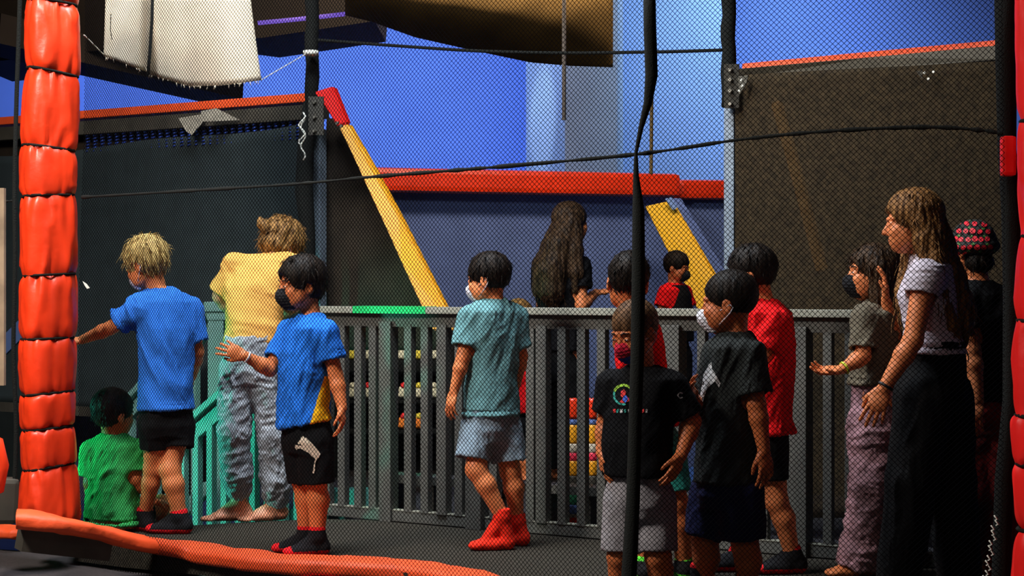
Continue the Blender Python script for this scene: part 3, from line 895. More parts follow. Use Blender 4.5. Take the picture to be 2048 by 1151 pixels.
def vnormals(V, Q):
    n = np.cross(V[Q[:, 2]] - V[Q[:, 0]], V[Q[:, 3]] - V[Q[:, 1]])
    N = np.zeros_like(V)
    for i in range(4): np.add.at(N, Q[:, i], n)
    return N / (np.linalg.norm(N, axis=1)[:, None] + 1e-12)

def smooth_mesh(V, Q, it=1, f=.5):
    for _ in range(it):
        A = np.zeros_like(V); c = np.zeros(len(V))
        for i in range(4):
            for j in (1, 3):
                np.add.at(A, Q[:, i], V[Q[:, (i + j) % 4]]); np.add.at(c, Q[:, i], 1)
        V = V + f * (A / np.maximum(c, 1)[:, None] - V)
    return V

def basis(yaw, pitch=0, roll=0):
    """columns: right-hand side of the body, forward, up.  yaw 0 faces the camera, 90 faces image left"""
    y = math.radians(yaw)
    fwd = Vector((-math.sin(y), -math.cos(y), 0)); up = Vector((0, 0, 1))
    R_ = fwd.cross(up)
    q = Matrix.Rotation(math.radians(pitch), 3, R_)       # positive pitch looks up
    fwd = q @ fwd; up = q @ up
    q = Matrix.Rotation(math.radians(roll), 3, fwd); up = q @ up; R_ = q @ R_
    return np.array([tuple(R_), tuple(fwd), tuple(up)]).T

def wrinkle(V, Q, amp, scale, seed, axis_stretch=(1, 1, .45), warp=.6, fold=None):
    N = vnormals(V, Q)
    if fold is not None:
        f = np.array(fold[:3], float); f /= np.linalg.norm(f); k = fold[3]
        P = (V - (V @ f)[:, None] * f * (1 - k)) * scale + seed
    else: P = V * np.array(axis_stretch) * scale + seed
    w = noise3(P * .55 + 7.7)[:, None] * warp
    n = noise3(P + w * 2)
    r = 1 - np.abs(n) * 2.2
    n2 = noise3(P * 2.3 + w * 3)
    return V + N * ((r * .6 + n2 * .35) * amp)[:, None]

SKIN = {}
def skin(name, c): 
    if name not in SKIN: SKIN[name] = mat('skin_' + name, c, rough=.5, bump=.06, bscale=120, var=.10, vscale=18, sss=.12, spec=.35)
    return SKIN[name]

def hand(F_, wrist, d, palm, sz=1.0, curl=(.5, .5, .5, .5), thumb=1, spread=.12, tcurl=.3):
    """palm + four unequal fingers + thumb; d finger direction, palm = palm normal, thumb=+1/-1 side"""
    w = V3(wrist); d = V3(d); d /= np.linalg.norm(d); n = V3(palm); n -= d * (n @ d); n /= np.linalg.norm(n)
    sd = np.cross(d, n) * thumb
    M = np.array([sd, d, n]).T
    F_.ell(w + d * .042 * sz, (.036 * sz, .048 * sz, .0155 * sz), M, .012)
    F_.ell(w + d * .060 * sz, (.037 * sz, .030 * sz, .0135 * sz), M, .010)
    F_.ell(w + d * .030 * sz + sd * .022 * sz + n * .006, (.014 * sz, .028 * sz, .013 * sz), M, .010)
    lens = [(.034, .021, .017), (.039, .025, .018), (.036, .023, .018), (.028, .018, .016)]
    for i in range(4):
        off = (1.5 - i) * .0195 * sz
        base = w + d * (.082 - (.004 if i in (0, 2) else 0) - (.011 if i == 3 else 0)) * sz + sd * off
        ang = (1.5 - i) * spread
        dd = d * math.cos(ang) + sd * math.sin(ang)
        a = 0; p = base - dd * .015 * sz
        r = [.0090, .0083, .0074, .0062] if i != 3 else [.0080, .0073, .0065, .0056]
        pts = [p, base]
        c = curl[i] if i < len(curl) else curl[-1]
        for j, L in enumerate(lens[i]):
            a += c * (.55, .75, .55)[j]
            q = pts[-1] + (dd * math.cos(a) + n * math.sin(a)) * L * sz
            pts.append(q)
        F_.cone(pts[0], pts[1], r[0] * sz, r[0] * sz, .004)
        for j in range(3): F_.cone(pts[j + 1], pts[j + 2], r[j] * sz, r[j + 1] * sz, .0015)
    t0 = w + d * .022 * sz + sd * .024 * sz
    t1 = t0 + (d * .75 + sd * .62 + n * .25) * .034 * sz
    t2 = t1 + (d * .9 + sd * (.45 - tcurl) + n * (.2 + tcurl)) * .026 * sz
    t3 = t2 + (d * 1.0 + sd * (.25 - tcurl) + n * (.2 + tcurl)) * .020 * sz
    F_.cone(t0, t1, .0125 * sz, .0100 * sz, .008); F_.cone(t1, t2, .0098 * sz, .0088 * sz, .003); F_.cone(t2, t3, .0086 * sz, .0068 * sz, .002)

def foot(F_, ankle, hd, L=.21, inf=0.0, toes=False, z0=0.0, k=.015, lift=0.0):
    a = V3(ankle); h = V3(hd); h[2] = 0; h /= np.linalg.norm(h); sd = np.array([h[1], -h[0], 0]); g = L / .21
    up = np.array([0, 0, 1.0])
    gx = np.array([a[0], a[1], z0 + lift])
    heel = gx - h * .030 * g + up * (.026 * g + inf); ball = gx + h * .105 * g + up * (.020 * g + inf * .9 - lift * .8)
    F_.cone(a + up * .01, heel + up * .012, .031 * g + inf, .029 * g + inf, k)
    F_.cone(heel, gx + h * .05 * g + up * (.028 * g + inf), .028 * g + inf, .028 * g + inf, k)
    F_.cone(a + up * -.005, gx + h * .085 * g + up * (.032 * g + inf), .032 * g + inf, .022 * g + inf, k)
    for o, r in ((.020, .019), (-.020, .017)):
        F_.cone(gx + h * .03 * g + sd * o * .8 * g + up * (.022 * g + inf), ball + sd * o * g, .021 * g + inf, r * g + inf, k)
    if toes:
        for i, (o, ln, r) in enumerate(((.026, .160, .0115), (.010, .163, .0088), (-.003, .157, .0082), (-.016, .149, .0078), (-.027, .138, .0074))):
            F_.cone(ball + sd * o * .9 * g - up * .003, gx + h * ln * g + sd * o * g + up * .011, r * g * 1.15, r * g, .004)
    else:
        F_.ell(gx + h * .128 * g + up * (.018 * g + inf), (.040 * g + inf, .034 * g + inf, .017 * g + inf), np.array([sd, h, up]).T, k)

def head_frame(c, B):
    return lambda r, f, u: c + B[:, 0] * r + B[:, 1] * f + B[:, 2] * u

def head_prims(F_, c, B, s=1.0, k=.015):
    P = head_frame(c, B)
    e = lambda r, f, u, rr, rf, ru, k_=k, op='u': F_.ell(P(r * s, f * s, u * s), (rr * s, rf * s, ru * s), B, k_ * s, op)
    e(0, -.012, .030, .071, .090, .078)
    e(0, .030, -.030, .056, .056, .062, .03)
    e(0, .045, -.075, .030, .030, .026, .03)
    for r in (-1, 1):
        e(r * .042, .030, -.050, .020, .036, .030, .03)      # jaw corners
        e(r * .036, .066, -.022, .020, .016, .018, .02)      # cheeks
        e(r * .030, .090, .006, .018, .012, .0125, .010, 's')  # eye sockets
        F_.cone(P(r * .012 * s, .083 * s, .022 * s), P(r * .045 * s, .070 * s, .022 * s), .007 * s, .006 * s, .012)
        e(r * .030, .0745, .002, .0155, .0125, .0115, .003)   # eyeball and lids
        # ears
        e(r * .073, -.008, -.008, .009, .019, .030, .004)
        e(r * .071, -.004, -.024, .007, .010, .014, .004)
        e(r * .083, -.004, -.004, .006, .011, .020, .003, 's')
    F_.cone(P(0, .083 * s, .004 * s), P(0, .100 * s, -.026 * s), .007 * s, .0095 * s, .010)
    for r in (-1, 1): F_.cone(P(r * .007 * s, .090 * s, -.030 * s), P(r * .011 * s, .084 * s, -.031 * s), .006 * s, .005 * s, .005)
    F_.cone(P(-.018 * s, .078 * s, -.052 * s), P(.018 * s, .078 * s, -.052 * s), .0065 * s, .0065 * s, .006)
    F_.cone(P(-.014 * s, .077 * s, -.062 * s), P(.014 * s, .077 * s, -.062 * s), .0065 * s, .0065 * s, .006)

def to_local(V, c, B): return (V - c) @ B

def hair_short(name, c, B, s, m, parent, h, t=.014, top=.012, low=-.045, face=.0, fringe=0.0, amp=.005, seed=0, ears=True, back=.0, freq=13, locks=0, lockL=.03):
    F_ = Field(h); P = head_frame(c, B)
    e = lambda r, f, u, rr, rf, ru, k_=.015, op='u': F_.ell(P(r * s, f * s, u * s), (rr * s, rf * s, ru * s), B, k_ * s, op)
    e(0, -.014, .034 + top * .4, .072 + t, .091 + t, .078 + top + t * .3)
    e(0, -.042 - back, low + .045, .056 + t * .7, .048 + t * .8, .050)
    # face opening
    e(0, .105, -.045 - fringe, .082, .070, .095 + face, .012, 's')
    e(0, .060, -.090, .10, .075, .060, .010, 's')
    if ears:
        for r in (-1, 1): e(r * .085, .002, -.022, .022, .026, .036, .006, 's')
    # nape cut
    V, Q = None, None
    base = P(0, 0, low * s)
    nz = -B[:, 2] + B[:, 1] * .25
    nz = nz / np.linalg.norm(nz)
    lo = base - .3; hi = base + .3
    def cut(X, Y, Z): return -((X - base[0]) * nz[0] + (Y - base[1]) * nz[1] + (Z - base[2]) * nz[2])
    F_._add(lo, hi, cut, .012, 's')
    V, Q = F_.mesh()
    V = smooth_mesh(V, Q, 1)
    N = vnormals(V, Q)
    L = to_local(V, c, B) / s
    cr = np.array([0.012, -.03, .11]); D = L - cr
    az = np.arctan2(D[:, 0], D[:, 1]); pol = np.linalg.norm(D, axis=1)
    f = noise3(np.stack([np.cos(az) * freq * .5 + seed, np.sin(az) * freq * .5, pol * 9], 1) + .5 * noise3(L * 22)[:, None])
    g = noise3(np.stack([np.cos(az) * freq * 1.6 + seed, np.sin(az) * freq * 1.6, pol * 16], 1))
    V = V + N * ((f * .8 + g * .5) * amp)[:, None]
    V2, Q2 = V, Q
    if locks:
        rg = np.random.RandomState(seed + 3)
        pick = rg.choice(len(V), locks)
        LV = []; LQ = []
        for ii in pick:
            p = V[ii]; n = N[ii]; l = L[ii] - cr
            if l[2] > 0.02: pass
            flow = (B @ (l / (np.linalg.norm(l) + 1e-6))); flow = flow - n * (flow @ n); flow /= np.linalg.norm(flow) + 1e-6
            flow = flow + rg.normal(0, .28, 3) + n * .20; flow /= np.linalg.norm(flow)
            Ln_ = lockL * s * rg.uniform(.6, 1.3); w = .0035 * rg.uniform(.6, 1.3)
            a = np.cross(flow, n); a /= np.linalg.norm(a) + 1e-6
            b0 = len(LV)
            for q in range(4):
                tt = q / 3; cc = p - n * .003 + flow * Ln_ * tt + n * (.004 * math.sin(math.pi * tt)) - np.array([0, 0, 1]) * .008 * tt * tt
                ww = w * (1 - tt) ** .6 + .0003
                LV += [cc + a * ww, cc + n * ww * .7, cc - a * ww]
            for q in range(3):
                o = b0 + q * 3
                LQ += [(o, o + 1, o + 4, o + 3), (o + 1, o + 2, o + 5, o + 4), (o + 2, o, o + 3, o + 5)]
        V2 = np.vstack([V, np.array(LV)]); Q2 = np.vstack([Q, np.array(LQ) + len(V)])
    return mesh_np(name, V2, Q2, m, parent)

def hair_mat(name, col, hi, scale=(60, 60, 10)):
    if name in MATS: return MATS[name]
    m = mat(name, col, rough=.55, var=.5, vscale=1.0, vcol=hi, stretch=scale, bump=.6, bscale=1.2, spec=.15)
    return m

def long_hair(name, m, parent, h, strands, seed=0, amp=.004, freq=60, locks=0):
    """strands: list of lists of (point, radius) chains blended together"""
    F_ = Field(h)
    for ch in strands:
        for (p, r), (q, r2) in zip(ch[:-1], ch[1:]): F_.cone(p, q, r, r2, .02)
    V, Q = F_.mesh(); V = smooth_mesh(V, Q, 1); N = vnormals(V, Q)
    cx = V.mean(0); az = np.arctan2(V[:, 0] - cx[0], V[:, 1] - cx[1])
    W = V.copy(); 
    n = noise3(np.stack([V[:, 0] * freq + seed, V[:, 1] * freq, V[:, 2] * 7], 1) + 1.2 * noise3(V * 9)[:, None])
    n2 = noise3(np.stack([V[:, 0] * freq * 2.4, V[:, 1] * freq * 2.4 + seed, V[:, 2] * 10], 1) + 1.2 * noise3(V * 12)[:, None])
    V = V + N * ((n * .9 + n2 * .6) * amp)[:, None]
    if locks:
        rg = np.random.RandomState(seed + 1); pick = rg.choice(len(V), locks); LV = []; LQ = []
        for ii in pick:
            p = V[ii]; nn = N[ii]; fl = np.array([rg.normal(0, .18), rg.normal(0, .18), -1.0]) + nn * .15; fl /= np.linalg.norm(fl)
            a = np.cross(fl, nn); a /= np.linalg.norm(a) + 1e-6; Lk = rg.uniform(.05, .11); w = rg.uniform(.0015, .0035); b0 = len(LV); ph = rg.uniform(0, 6)
            for q in range(6):
                tt = q / 5; cc = p - nn * .002 + fl * Lk * tt + a * .006 * math.sin(ph + tt * 5) + nn * .005 * math.sin(math.pi * tt)
                ww = w * (1 - tt) ** .6 + .0003
                LV += [cc + a * ww, cc + nn * ww * .7, cc - a * ww]
            for q in range(5):
                o = b0 + q * 3; LQ += [(o, o + 1, o + 4, o + 3), (o + 1, o + 2, o + 5, o + 4), (o + 2, o, o + 3, o + 5)]
        Q = np.vstack([Q, np.array(LQ) + len(V)]); V = np.vstack([V, np.array(LV)])
    return mesh_np(name, V, Q, m, parent)

def face_mask(c, B, s, m, parent, h, puff=.012, up=-.008, dn=-.098, loops=True, back=.02, loopm=None, split=None, gaiter=False):
    F_ = Field(h * .8); P = head_frame(c, B)
    e = lambda r, f, u, rr, rf, ru, k_=.02, op='u': F_.ell(P(r * s, f * s, u * s), (rr * s, rf * s, ru * s), B, k_ * s, op)
    e(0, .032, -.034, .062, .062, .068); e(0, .050, -.075, .036, .036, .030)
    e(0, .068 + puff * .5, -.045, .034, .034 + puff, .036)
    F_.cone(P(0, .086 * s, -.005 * s), P(0, .102 * s, -.030 * s), .012 * s, .014 * s, .012)
    big = .3
    for pt, n in ((P(0, 0, up * s), B[:, 2] - .28 * B[:, 1] * 0), (P(0, 0, dn * s), -B[:, 2]), (P(0, back * s, 0), -B[:, 1] - (.25 * B[:, 2]))):
        n = n / np.linalg.norm(n)
        def cut(X, Y, Z, pt=pt, n=n): return -((X - pt[0]) * n[0] + (Y - pt[1]) * n[1] + (Z - pt[2]) * n[2])
        F_._add(pt - big, pt + big, cut, .006, 's')
    V, Q = F_.mesh()
    L = to_local(V, c, B) / s
    # pleats
    N = vnormals(V, Q); V = V + N * (.0012 * np.sin(L[:, 2] * 520))[:, None]
    midx = None; mats = [m]
    if split is not None:
        mats = list(m); zc = L[Q].mean(1); midx = (zc[:, 2] + .25 * zc[:, 1] < split).astype(int)
    o = mesh_np('face_mask', V, Q, mats, parent, midx=midx)
    if loops:
        for r in (-1, 1):
            b = MB()
            for u0 in (-.022, -.072):
                b.tube([Vector(P(r * .058 * s, .030 * s, u0 * s)), Vector(P(r * .070 * s, .008 * s, (u0 * .75 - .0) * s)), Vector(P(r * .081 * s, -.020 * s, (-.002 if u0 > -.05 else -.030) * s)), Vector(P(r * .078 * s, -.030 * s, -.012 * s))], .0016, 5)
            b.build('ear_loop', loopm or mats[0], o)
    return o

def eyes(c, B, s, parent, iris=(0.05, .025, .012)):
    P = head_frame(c, B)
    mw = mat('eye_white', (.75, .72, .68), rough=.25); mi = mat('eye_dark', iris, rough=.15)
    mb = mat('brow_hair', (.03, .018, .010), rough=.8)
    for r in (-1, 1):
        F_ = Field(.0012); ce = P(r * .030 * s, .0755 * s, .002 * s)
        F_.ell(ce, (.0125 * s, .0125 * s, .0060 * s), B, 0)
        V, Q = F_.mesh(); L = to_local(V, ce, B)[Q].mean(1)
        ir = ((np.hypot(L[:, 0], L[:, 2]) < .0052 * s) & (L[:, 1] > 0)).astype(int)
        mesh_np('eye', V, Q, [mw, mi], parent, midx=ir)
        b = MB(); b.tube([Vector(P(r * x * s, f * s, u * s)) for x, f, u in ((.014, .0895, .024), (.028, .0875, .029), (.046, .076, .025))], [.0022, .0030, .0015], 6)
        b.build('eyebrow', mb, parent)

class Person:
    def __init__(s, label, S, mskin, h=.0045, gz=0.0, group=None):
        s.S = S; s.h = h; s.F = Field(h); s.skin = mskin; s.gz = gz; s.label = label; s.group = group; s.later = []
    def J(s, px, py, d=0.0): return V3(at(px, py, s.S, d))
    def torso(s, yaw, rings, belly=0):
        """rings from neck down: (px, py, d, half width, half depth)"""
        s.yaw = yaw; s.TB = basis(yaw); s.side, s.fwd = s.TB[:, 0], s.TB[:, 1]
        s.rings = [(*s.J(a, b, c), w, dd) for (a, b, c, w, dd) in rings]
        s.F.loft(s.rings, s.side, s.fwd, .025, sq=2.2)
    def head(s, px, py, d, yaw, pitch=0, roll=0, sc=1.0, neck=None, nr=.042):
        s.hc = s.J(px, py, d); s.HB = basis(yaw, pitch, roll); s.hs = sc
        head_prims(s.F, s.hc, s.HB, sc)
        nb = V3(neck) if neck is not None else np.array(s.rings[0][:3])
        s.neck = nb
        P = head_frame(s.hc, s.HB)
        s.F.cone(P(0, -.030 * sc, -.03 * sc), nb - np.array([0, 0, .02]), nr, nr * 1.1, .02)
    def arm(s, sh, el, wr, r=(.040, .031, .021), hand_=None):
        sh, el, wr = map(V3, (sh, el, wr))
        s.F.cone(sh, el, r[0], r[1], .03)
        m = el + (wr - el) * .3
        s.F.cone(el, m, r[1] * .98, r[1] * 1.04, .015); s.F.cone(m, wr, r[1] * 1.03, r[2], .015)
        if hand_:
            d = hand_.pop('d', None); d = (wr - el) if d is None else V3(d)
            hand(s.F, wr, d, **hand_)
        else:
            pass
        return sh, el, wr
    def leg(s, hip, kn, an, r=(.075, .048, .031), calf=.048):
        hip, kn, an = map(V3, (hip, kn, an))
        s.F.cone(hip, kn, r[0], r[1], .03); s.F.cone(kn + (hip - kn) * .02, kn, r[1], r[1] * 1.02, .01)
        m = kn + (an - kn) * .32 - s.fwd * .010
        s.F.cone(kn, m, r[1] * .95, calf, .02); s.F.cone(m, an, calf, r[2], .02)
    def body(s):
        V, Q = s.F.mesh(); V = smooth_mesh(V, Q, 1, .35)
        zmin = V[:, 2].min()
        base = (float(s.hc[0]), float(s.hc[1]), float(max(s.gz, zmin) if zmin > s.gz - .02 else s.gz))
        root = empty('person', (s.base[0], s.base[1], s.gz) if hasattr(s, 'base') else base)
        tag(root, s.label, 'person', s.group)
        s.root = root
        mesh_np('body', V, Q, s.skin, root)
        return root
    def garment(s, name, build, m, amp=.005, scale=16, seed=1, stretch=(1, 1, .5), h=None, midx=None, warp=.6, it=1, fold=None):
        F_ = Field(h or s.h * 1.15); build(F_)
        V, Q = F_.mesh(); V = smooth_mesh(V, Q, it)
        V = wrinkle(V, Q, amp, scale, seed, stretch, warp, fold)
        V = wrinkle(V, Q, amp * .35, scale * 2.6, seed + 5, stretch, warp, fold)
        mi = midx(V, Q) if midx else None
        return mesh_np(name, V, Q, m, s.root, midx=mi)

def shirt(p, m, arms, hem, neckr=.052, inf=.016, sleeve=.62, sr=1.35, amp=.0055, seed=1, tilt=(0, 0), flare=1.0, name='shirt', midx=None, stretch=(1, 1, .45), scale=17, trap=True, neckdrop=0.0, fold=(.35, 0, 1, .30)):
    """arms: list of (shoulder, elbow[, fraction[, radius]]); hem: (px, py, d, w, dd) ring at the bottom"""
    def b(F_):
        rg = [(x, y, z, w + inf, dd + inf) for (x, y, z, w, dd) in p.rings]
        hx = (*p.J(*hem[:3]), hem[3] + inf, hem[4] + inf)
        body = [q for q in rg if q[2] > hx[2] + .03]
        body[0] = (*body[0][:3], max(neckr, body[0][3] - inf + .012), max(neckr, body[0][4] - inf + .012))
        F_.loft(body + [hx], p.side, p.fwd, .025, sq=2.3, tilt=tilt)
        nk = np.array(p.rings[0][:3])
        for a in arms:
            sh, el = V3(a[0]), V3(a[1]); fr = a[2] if len(a) > 2 else sleeve; r = a[3] if len(a) > 3 else .052
            en = sh + (el - sh) * fr
            F_.cone(nk + (sh - nk) * .25 - np.array([0, 0, .015]), sh, .034, r * .92, .03)
            F_.cone(sh, en, r, r * sr * .86, .03, ends='b')
        for a in arms:
            sh, el = V3(a[0]), V3(a[1]); fr = a[2] if len(a) > 2 else sleeve; r = a[3] if len(a) > 3 else .052
            en = sh + (el - sh) * fr; u = (el - sh) / np.linalg.norm(el - sh)
            F_.cone(en - u * .035, en + u * .02, r * sr * .86 - .009, r * sr * .86 - .007, .004, 's', ends='a')
        hin = list(hx); hin[3] -= .011; hin[4] -= .011
        lowr = [(hx[0], hx[1], hx[2] - .03, hin[3], hin[4]), (hx[0], hx[1], hx[2] + .028, hin[3], hin[4])]
        F_.loft(lowr, p.side, p.fwd, .004, 's', sq=2.3)
    return p.garment(name, b, m, amp=amp * 1.5, scale=scale, seed=seed, midx=midx, stretch=stretch, fold=fold)

def shorts(p, m, waist, legs, amp=.005, seed=2, name='shorts', full=False, scale=15, stretch=(1, 1, .5), crotch=.6, cuff=None, midx=None):
    """waist: (px,py,d,w,dd); legs: list of [(point, radius), ...] from hip down, flat end"""
    def b(F_):
        W = (*p.J(*waist[:3]), waist[3], waist[4])
        hips = np.mean([V3(L[0][0]) for L in legs], axis=0)
        Hh = (hips[0], hips[1], min(hips[2], W[2] - .05), waist[3] * 1.08, waist[4] * 1.08)
        F_.loft([W, Hh, (Hh[0], Hh[1], Hh[2] - .05, waist[3] * .95, waist[4] * .95)], p.side, p.fwd, .03)
        for L in legs:
            for i, ((a, ra), (c, rc)) in enumerate(zip(L[:-1], L[1:])):
                F_.cone(a, c, ra, rc, .022, ends='b' if (i == len(L) - 2 and not full) else None)
        if not full:
            for L in legs:
                (a, ra), (c, rc) = L[-2], L[-1]; a, c = V3(a), V3(c); u = (c - a) / np.linalg.norm(c - a)
                F_.cone(c - u * .035, c + u * .02, rc - .009, rc - .007, .004, 's', ends='a')
    return p.garment(name, b, m, amp=amp, scale=scale, seed=seed, stretch=stretch, midx=midx)

M_sock_black = cloth('black_sock', (.012, .012, .014)); M_sock_red = cloth('red_sock', (.72, .012, .018)); M_grip_green = cloth('green_trim', (.12, .75, .05))
def sock(p, ankle, hd, L=.2, top=.06, m=None, trim=None, name='grip_sock', lift=0.0, parent=None, shoe=False, r=.034):
    an = V3(ankle)
    def b(F_):
        foot(F_, an, hd, L, inf=.005 if not shoe else .009, z0=p.gz, lift=lift)
        F_.cone(an + np.array([0, 0, top]), an, r, r, .012, ends='a')
    h = V3(hd); h = h / np.linalg.norm(h)
    def mi(V, Q):
        C = V[Q].mean(1); z = C[:, 2] - p.gz; f = (C - an) @ h
        sole = (z < .022) | (f > L * .62)
        cuff = C[:, 2] > an[2] + top - .016
        return (sole | cuff).astype(int)
    o = p.garment(name, b, [m or M_sock_black, trim or M_sock_red], amp=.0012, scale=40, seed=4, midx=mi)
    return o

def decal(name, poly, target, m, parent, S, n=3, off=.0025, th=.0012, src=None):
    """printed mark: polygon given by frame columns/rows, laid on the surface of the target it is printed on"""
    me = target.data; pw = parent_world(target)
    vs = [v.co + pw for v in me.vertices]
    if target.name_full not in _BVH: _BVH[target.name_full] = BVHTree.FromPolygons(vs, [p.vertices[:] for p in me.polygons])
    bv = _BVH[target.name_full]
    bm = bmesh.new(); f = bm.faces.new([bm.verts.new((x, y, 0)) for x, y in poly])
    bmesh.ops.triangulate(bm, faces=bm.faces[:])
    for _ in range(n):
        es = [e for e in bm.edges if e.calc_length() > 5]
        if es: bmesh.ops.subdivide_edges(bm, edges=es, cuts=1); bmesh.ops.triangulate(bm, faces=bm.faces[:])
    o_ = Vector((0, 0, EYE)); bad = []
    for v in bm.verts:
        d = (at(v.co.x, v.co.y, 300) - o_).normalized()
        loc, nr, _, _ = bv.ray_cast(o_, d)
        if loc is None: bad.append(v)
        else: v.co = loc - d * off
    bmesh.ops.delete(bm, geom=bad, context='VERTS')
    if not bm.faces: bm.free(); return None
    r = bmesh.ops.extrude_face_region(bm, geom=bm.faces[:])
    for v in [g for g in r['geom'] if isinstance(g, bmesh.types.BMVert)]: v.co.y -= th
    bmesh.ops.recalc_face_normals(bm, faces=bm.faces)
    off_ = parent_world(parent)
    for v in bm.verts: v.co -= off_
    m_ = bpy.data.meshes.new(name); bm.to_mesh(m_); bm.free(); m_.materials.append(m)
    o = bpy.data.objects.new(name, m_); COL.objects.link(o); o.parent = parent
    return o
_BVH = {}
# ================================================================== PEOPLE
S_tan = skin('tan', (.66, .190, .062)); S_fair = skin('fair', (.74, .31, .18)); S_brown = skin('brown', (.50, .135, .042)); S_warm = skin('warm', (.74, .235, .085))
H_blonde = hair_mat('blonde_hair', (.34, .20, .055), (.62, .45, .17))
H_brown = hair_mat('light_brown_hair', (.14, .065, .02), (.36, .19, .06))
H_wave = hair_mat('chestnut_hair', (.085, .034, .012), (.34, .16, .05), (70, 70, 8))
H_dark = hair_mat('dark_hair', (.004, .003, .0025), (.018, .011, .007))
H_dbrown = hair_mat('dark_brown_hair', (.018, .010, .006), (.085, .046, .022), (70, 70, 8))
blue_t = cloth('royal_blue_jersey', (.030, .17, .66)); blue2 = cloth('bright_blue_jersey', (.018, .16, .68)); yel_t = cloth('mustard_cotton', (.80, .40, .095))
teal_t = cloth('teal_cotton', (.13, .29, .31)); green_t = cloth('green_cotton', (.05, .48, .12)); black_t = cloth('black_cotton', (.004, .004, .005)); char_t = cloth('charcoal_cotton', (.020, .023, .022))
red_t = cloth('red_cotton', (.78, .008, .010)); white_t = cloth('pale_lilac_rib', (.62, .55, .62)); olive_t = cloth('olive_grey_cotton', (.14, .12, .085)); 
M_blackshort = cloth('black_shorts', (.004, .004, .0045)); M_grey_sweat = cloth('grey_marl_fleece', (.30, .33, .37), var=.25); M_navy = cloth('navy_mesh_shorts', (.008, .010, .045))
M_bluegrey = cloth('blue_grey_twill', (.22, .30, .37)); M_stone = cloth('stone_grey_cotton', (.34, .32, .34)); M_mauve = cloth('mauve_tie_dye', (.30, .17, .20), var=.5); M_tealshort = cloth('teal_shorts', (.03, .30, .25))
M_maskw = cloth('white_mask', (.70, .70, .76), var=.03); M_maskk = cloth('black_mask', (.014, .014, .016), var=.03); M_mask_r = cloth('red_mask', (.60, .02, .05)); M_mask_b = cloth('blue_mask', (.03, .08, .45))
M_yelpanel = cloth('yellow_panel', (.85, .46, .01)); M_logo = mat('cream_print', (.72, .62, .48), rough=.7); M_print_w = mat('white_print', (.62, .62, .62), rough=.7)
M_strap = mat('black_strap', (.01, .01, .012), rough=.6); M_lime = mat('lime_band', (.55, .65, .04), rough=.5)

# ---- boy in black mask and blue jersey
p = Person('boy in blue and yellow jersey and black face mask, one hand raised', 454, S_tan)
p.torso(58, [(624, 630, 0, .045, .045), (612, 655, 0, .115, .068), (608, 705, 0, .112, .085), (608, 780, 0, .105, .088), (614, 840, 0, .112, .090), (618, 885, 0, .10, .085)])
p.head(602, 571, 0, 62, -4, 0, 1.04, nr=.038)
J = p.J
shA, elA, wrA = p.arm(J(578, 662, .08), J(540, 738, .0), J(489, 711, -.06), (.036, .031, .021), dict(d=(-1, -.10, .42), palm=(.1, .9, -.2), sz=.84, curl=(.35, .45, .5, .6), thumb=1, spread=.16))
shB, elB, wrB = p.arm(J(652, 664, -.08), J(672, 752, -.08), J(684, 815, -.12), (.037, .031, .022), dict(d=(.04, -.15, -1), palm=(-1, .15, 0), sz=.84, curl=(.5, .6, .65, .7), thumb=-1))
lA = (J(604, 880, .03), J(606, 965, .04), J(611, 1070, .04)); lB = (J(630, 880, -.04), J(632, 965, -.04), J(634, 1072, -.05))
p.leg(*lA, r=(.062, .044, .031), calf=.046); p.leg(*lB, r=(.062, .045, .032), calf=.047)
foot(p.F, lA[2], (-1, -.15, 0), .185); foot(p.F, lB[2], (-1, -.35, 0), .185)
p.body()
def panel(V, Q):
    C = V[Q].mean(1); N = np.cross(V[Q[:, 2]] - V[Q[:, 0]], V[Q[:, 3]] - V[Q[:, 1]]); N /= np.linalg.norm(N, axis=1)[:, None] + 1e-12
    x = CX + C[:, 0] * F / C[:, 1]; c0_ = p.rings[3]; rel = (C[:, :2] - np.array(c0_[:2])) @ p.fwd[:2]; sd = (C[:, :2] - np.array(c0_[:2])) @ p.side[:2]
    z = (C[:, 2] - p.J(612, 845)[2]) / (p.J(612, 750)[2] - p.J(612, 845)[2])
    return ((z < 1) & (rel < .035 - .075 * np.clip(z, 0, 1)) & (sd < 0.02) & (rel > -.085)).astype(int)
o_ = shirt(p, [blue2, M_yelpanel], [(shA, elA, .72, .046), (shB, elB, .60, .048)], (610, 846, 0, .118, .098), neckr=.055, tilt=(.20, 0), midx=panel, seed=11, amp=.007)
sh_ = shorts(p, M_blackshort, (614, 838, 0, .112, .09), [[(J(600, 880, .03), .078), (J(606, 963, .04), .068)], [(J(630, 880, -.04), .080), (J(634, 965, -.04), .075)]], seed=12)
hair_short('hair', p.hc, p.HB, p.hs, H_dark, p.root, p.h, t=.017, top=.014, low=-.060, fringe=-.006, amp=.003, seed=3, freq=9, locks=160, lockL=.035, back=.006)
face_mask(p.hc, p.HB, p.hs, M_maskk, p.root, p.h, puff=.010, up=-.004)
eyes(p.hc, p.HB, p.hs, p.root)
sock(p, lA[2], (-1, -.15, 0), .19, top=.045, r=.036); sk_ = sock(p, lB[2], (-1, -.35, 0), .19, top=.045, r=.037)
decal('sock_emblem', [(572, 1094), (580, 1087), (590, 1083), (594, 1085), (584, 1092), (576, 1097)], sk_, M_print_w, p.root, p.S, 1)
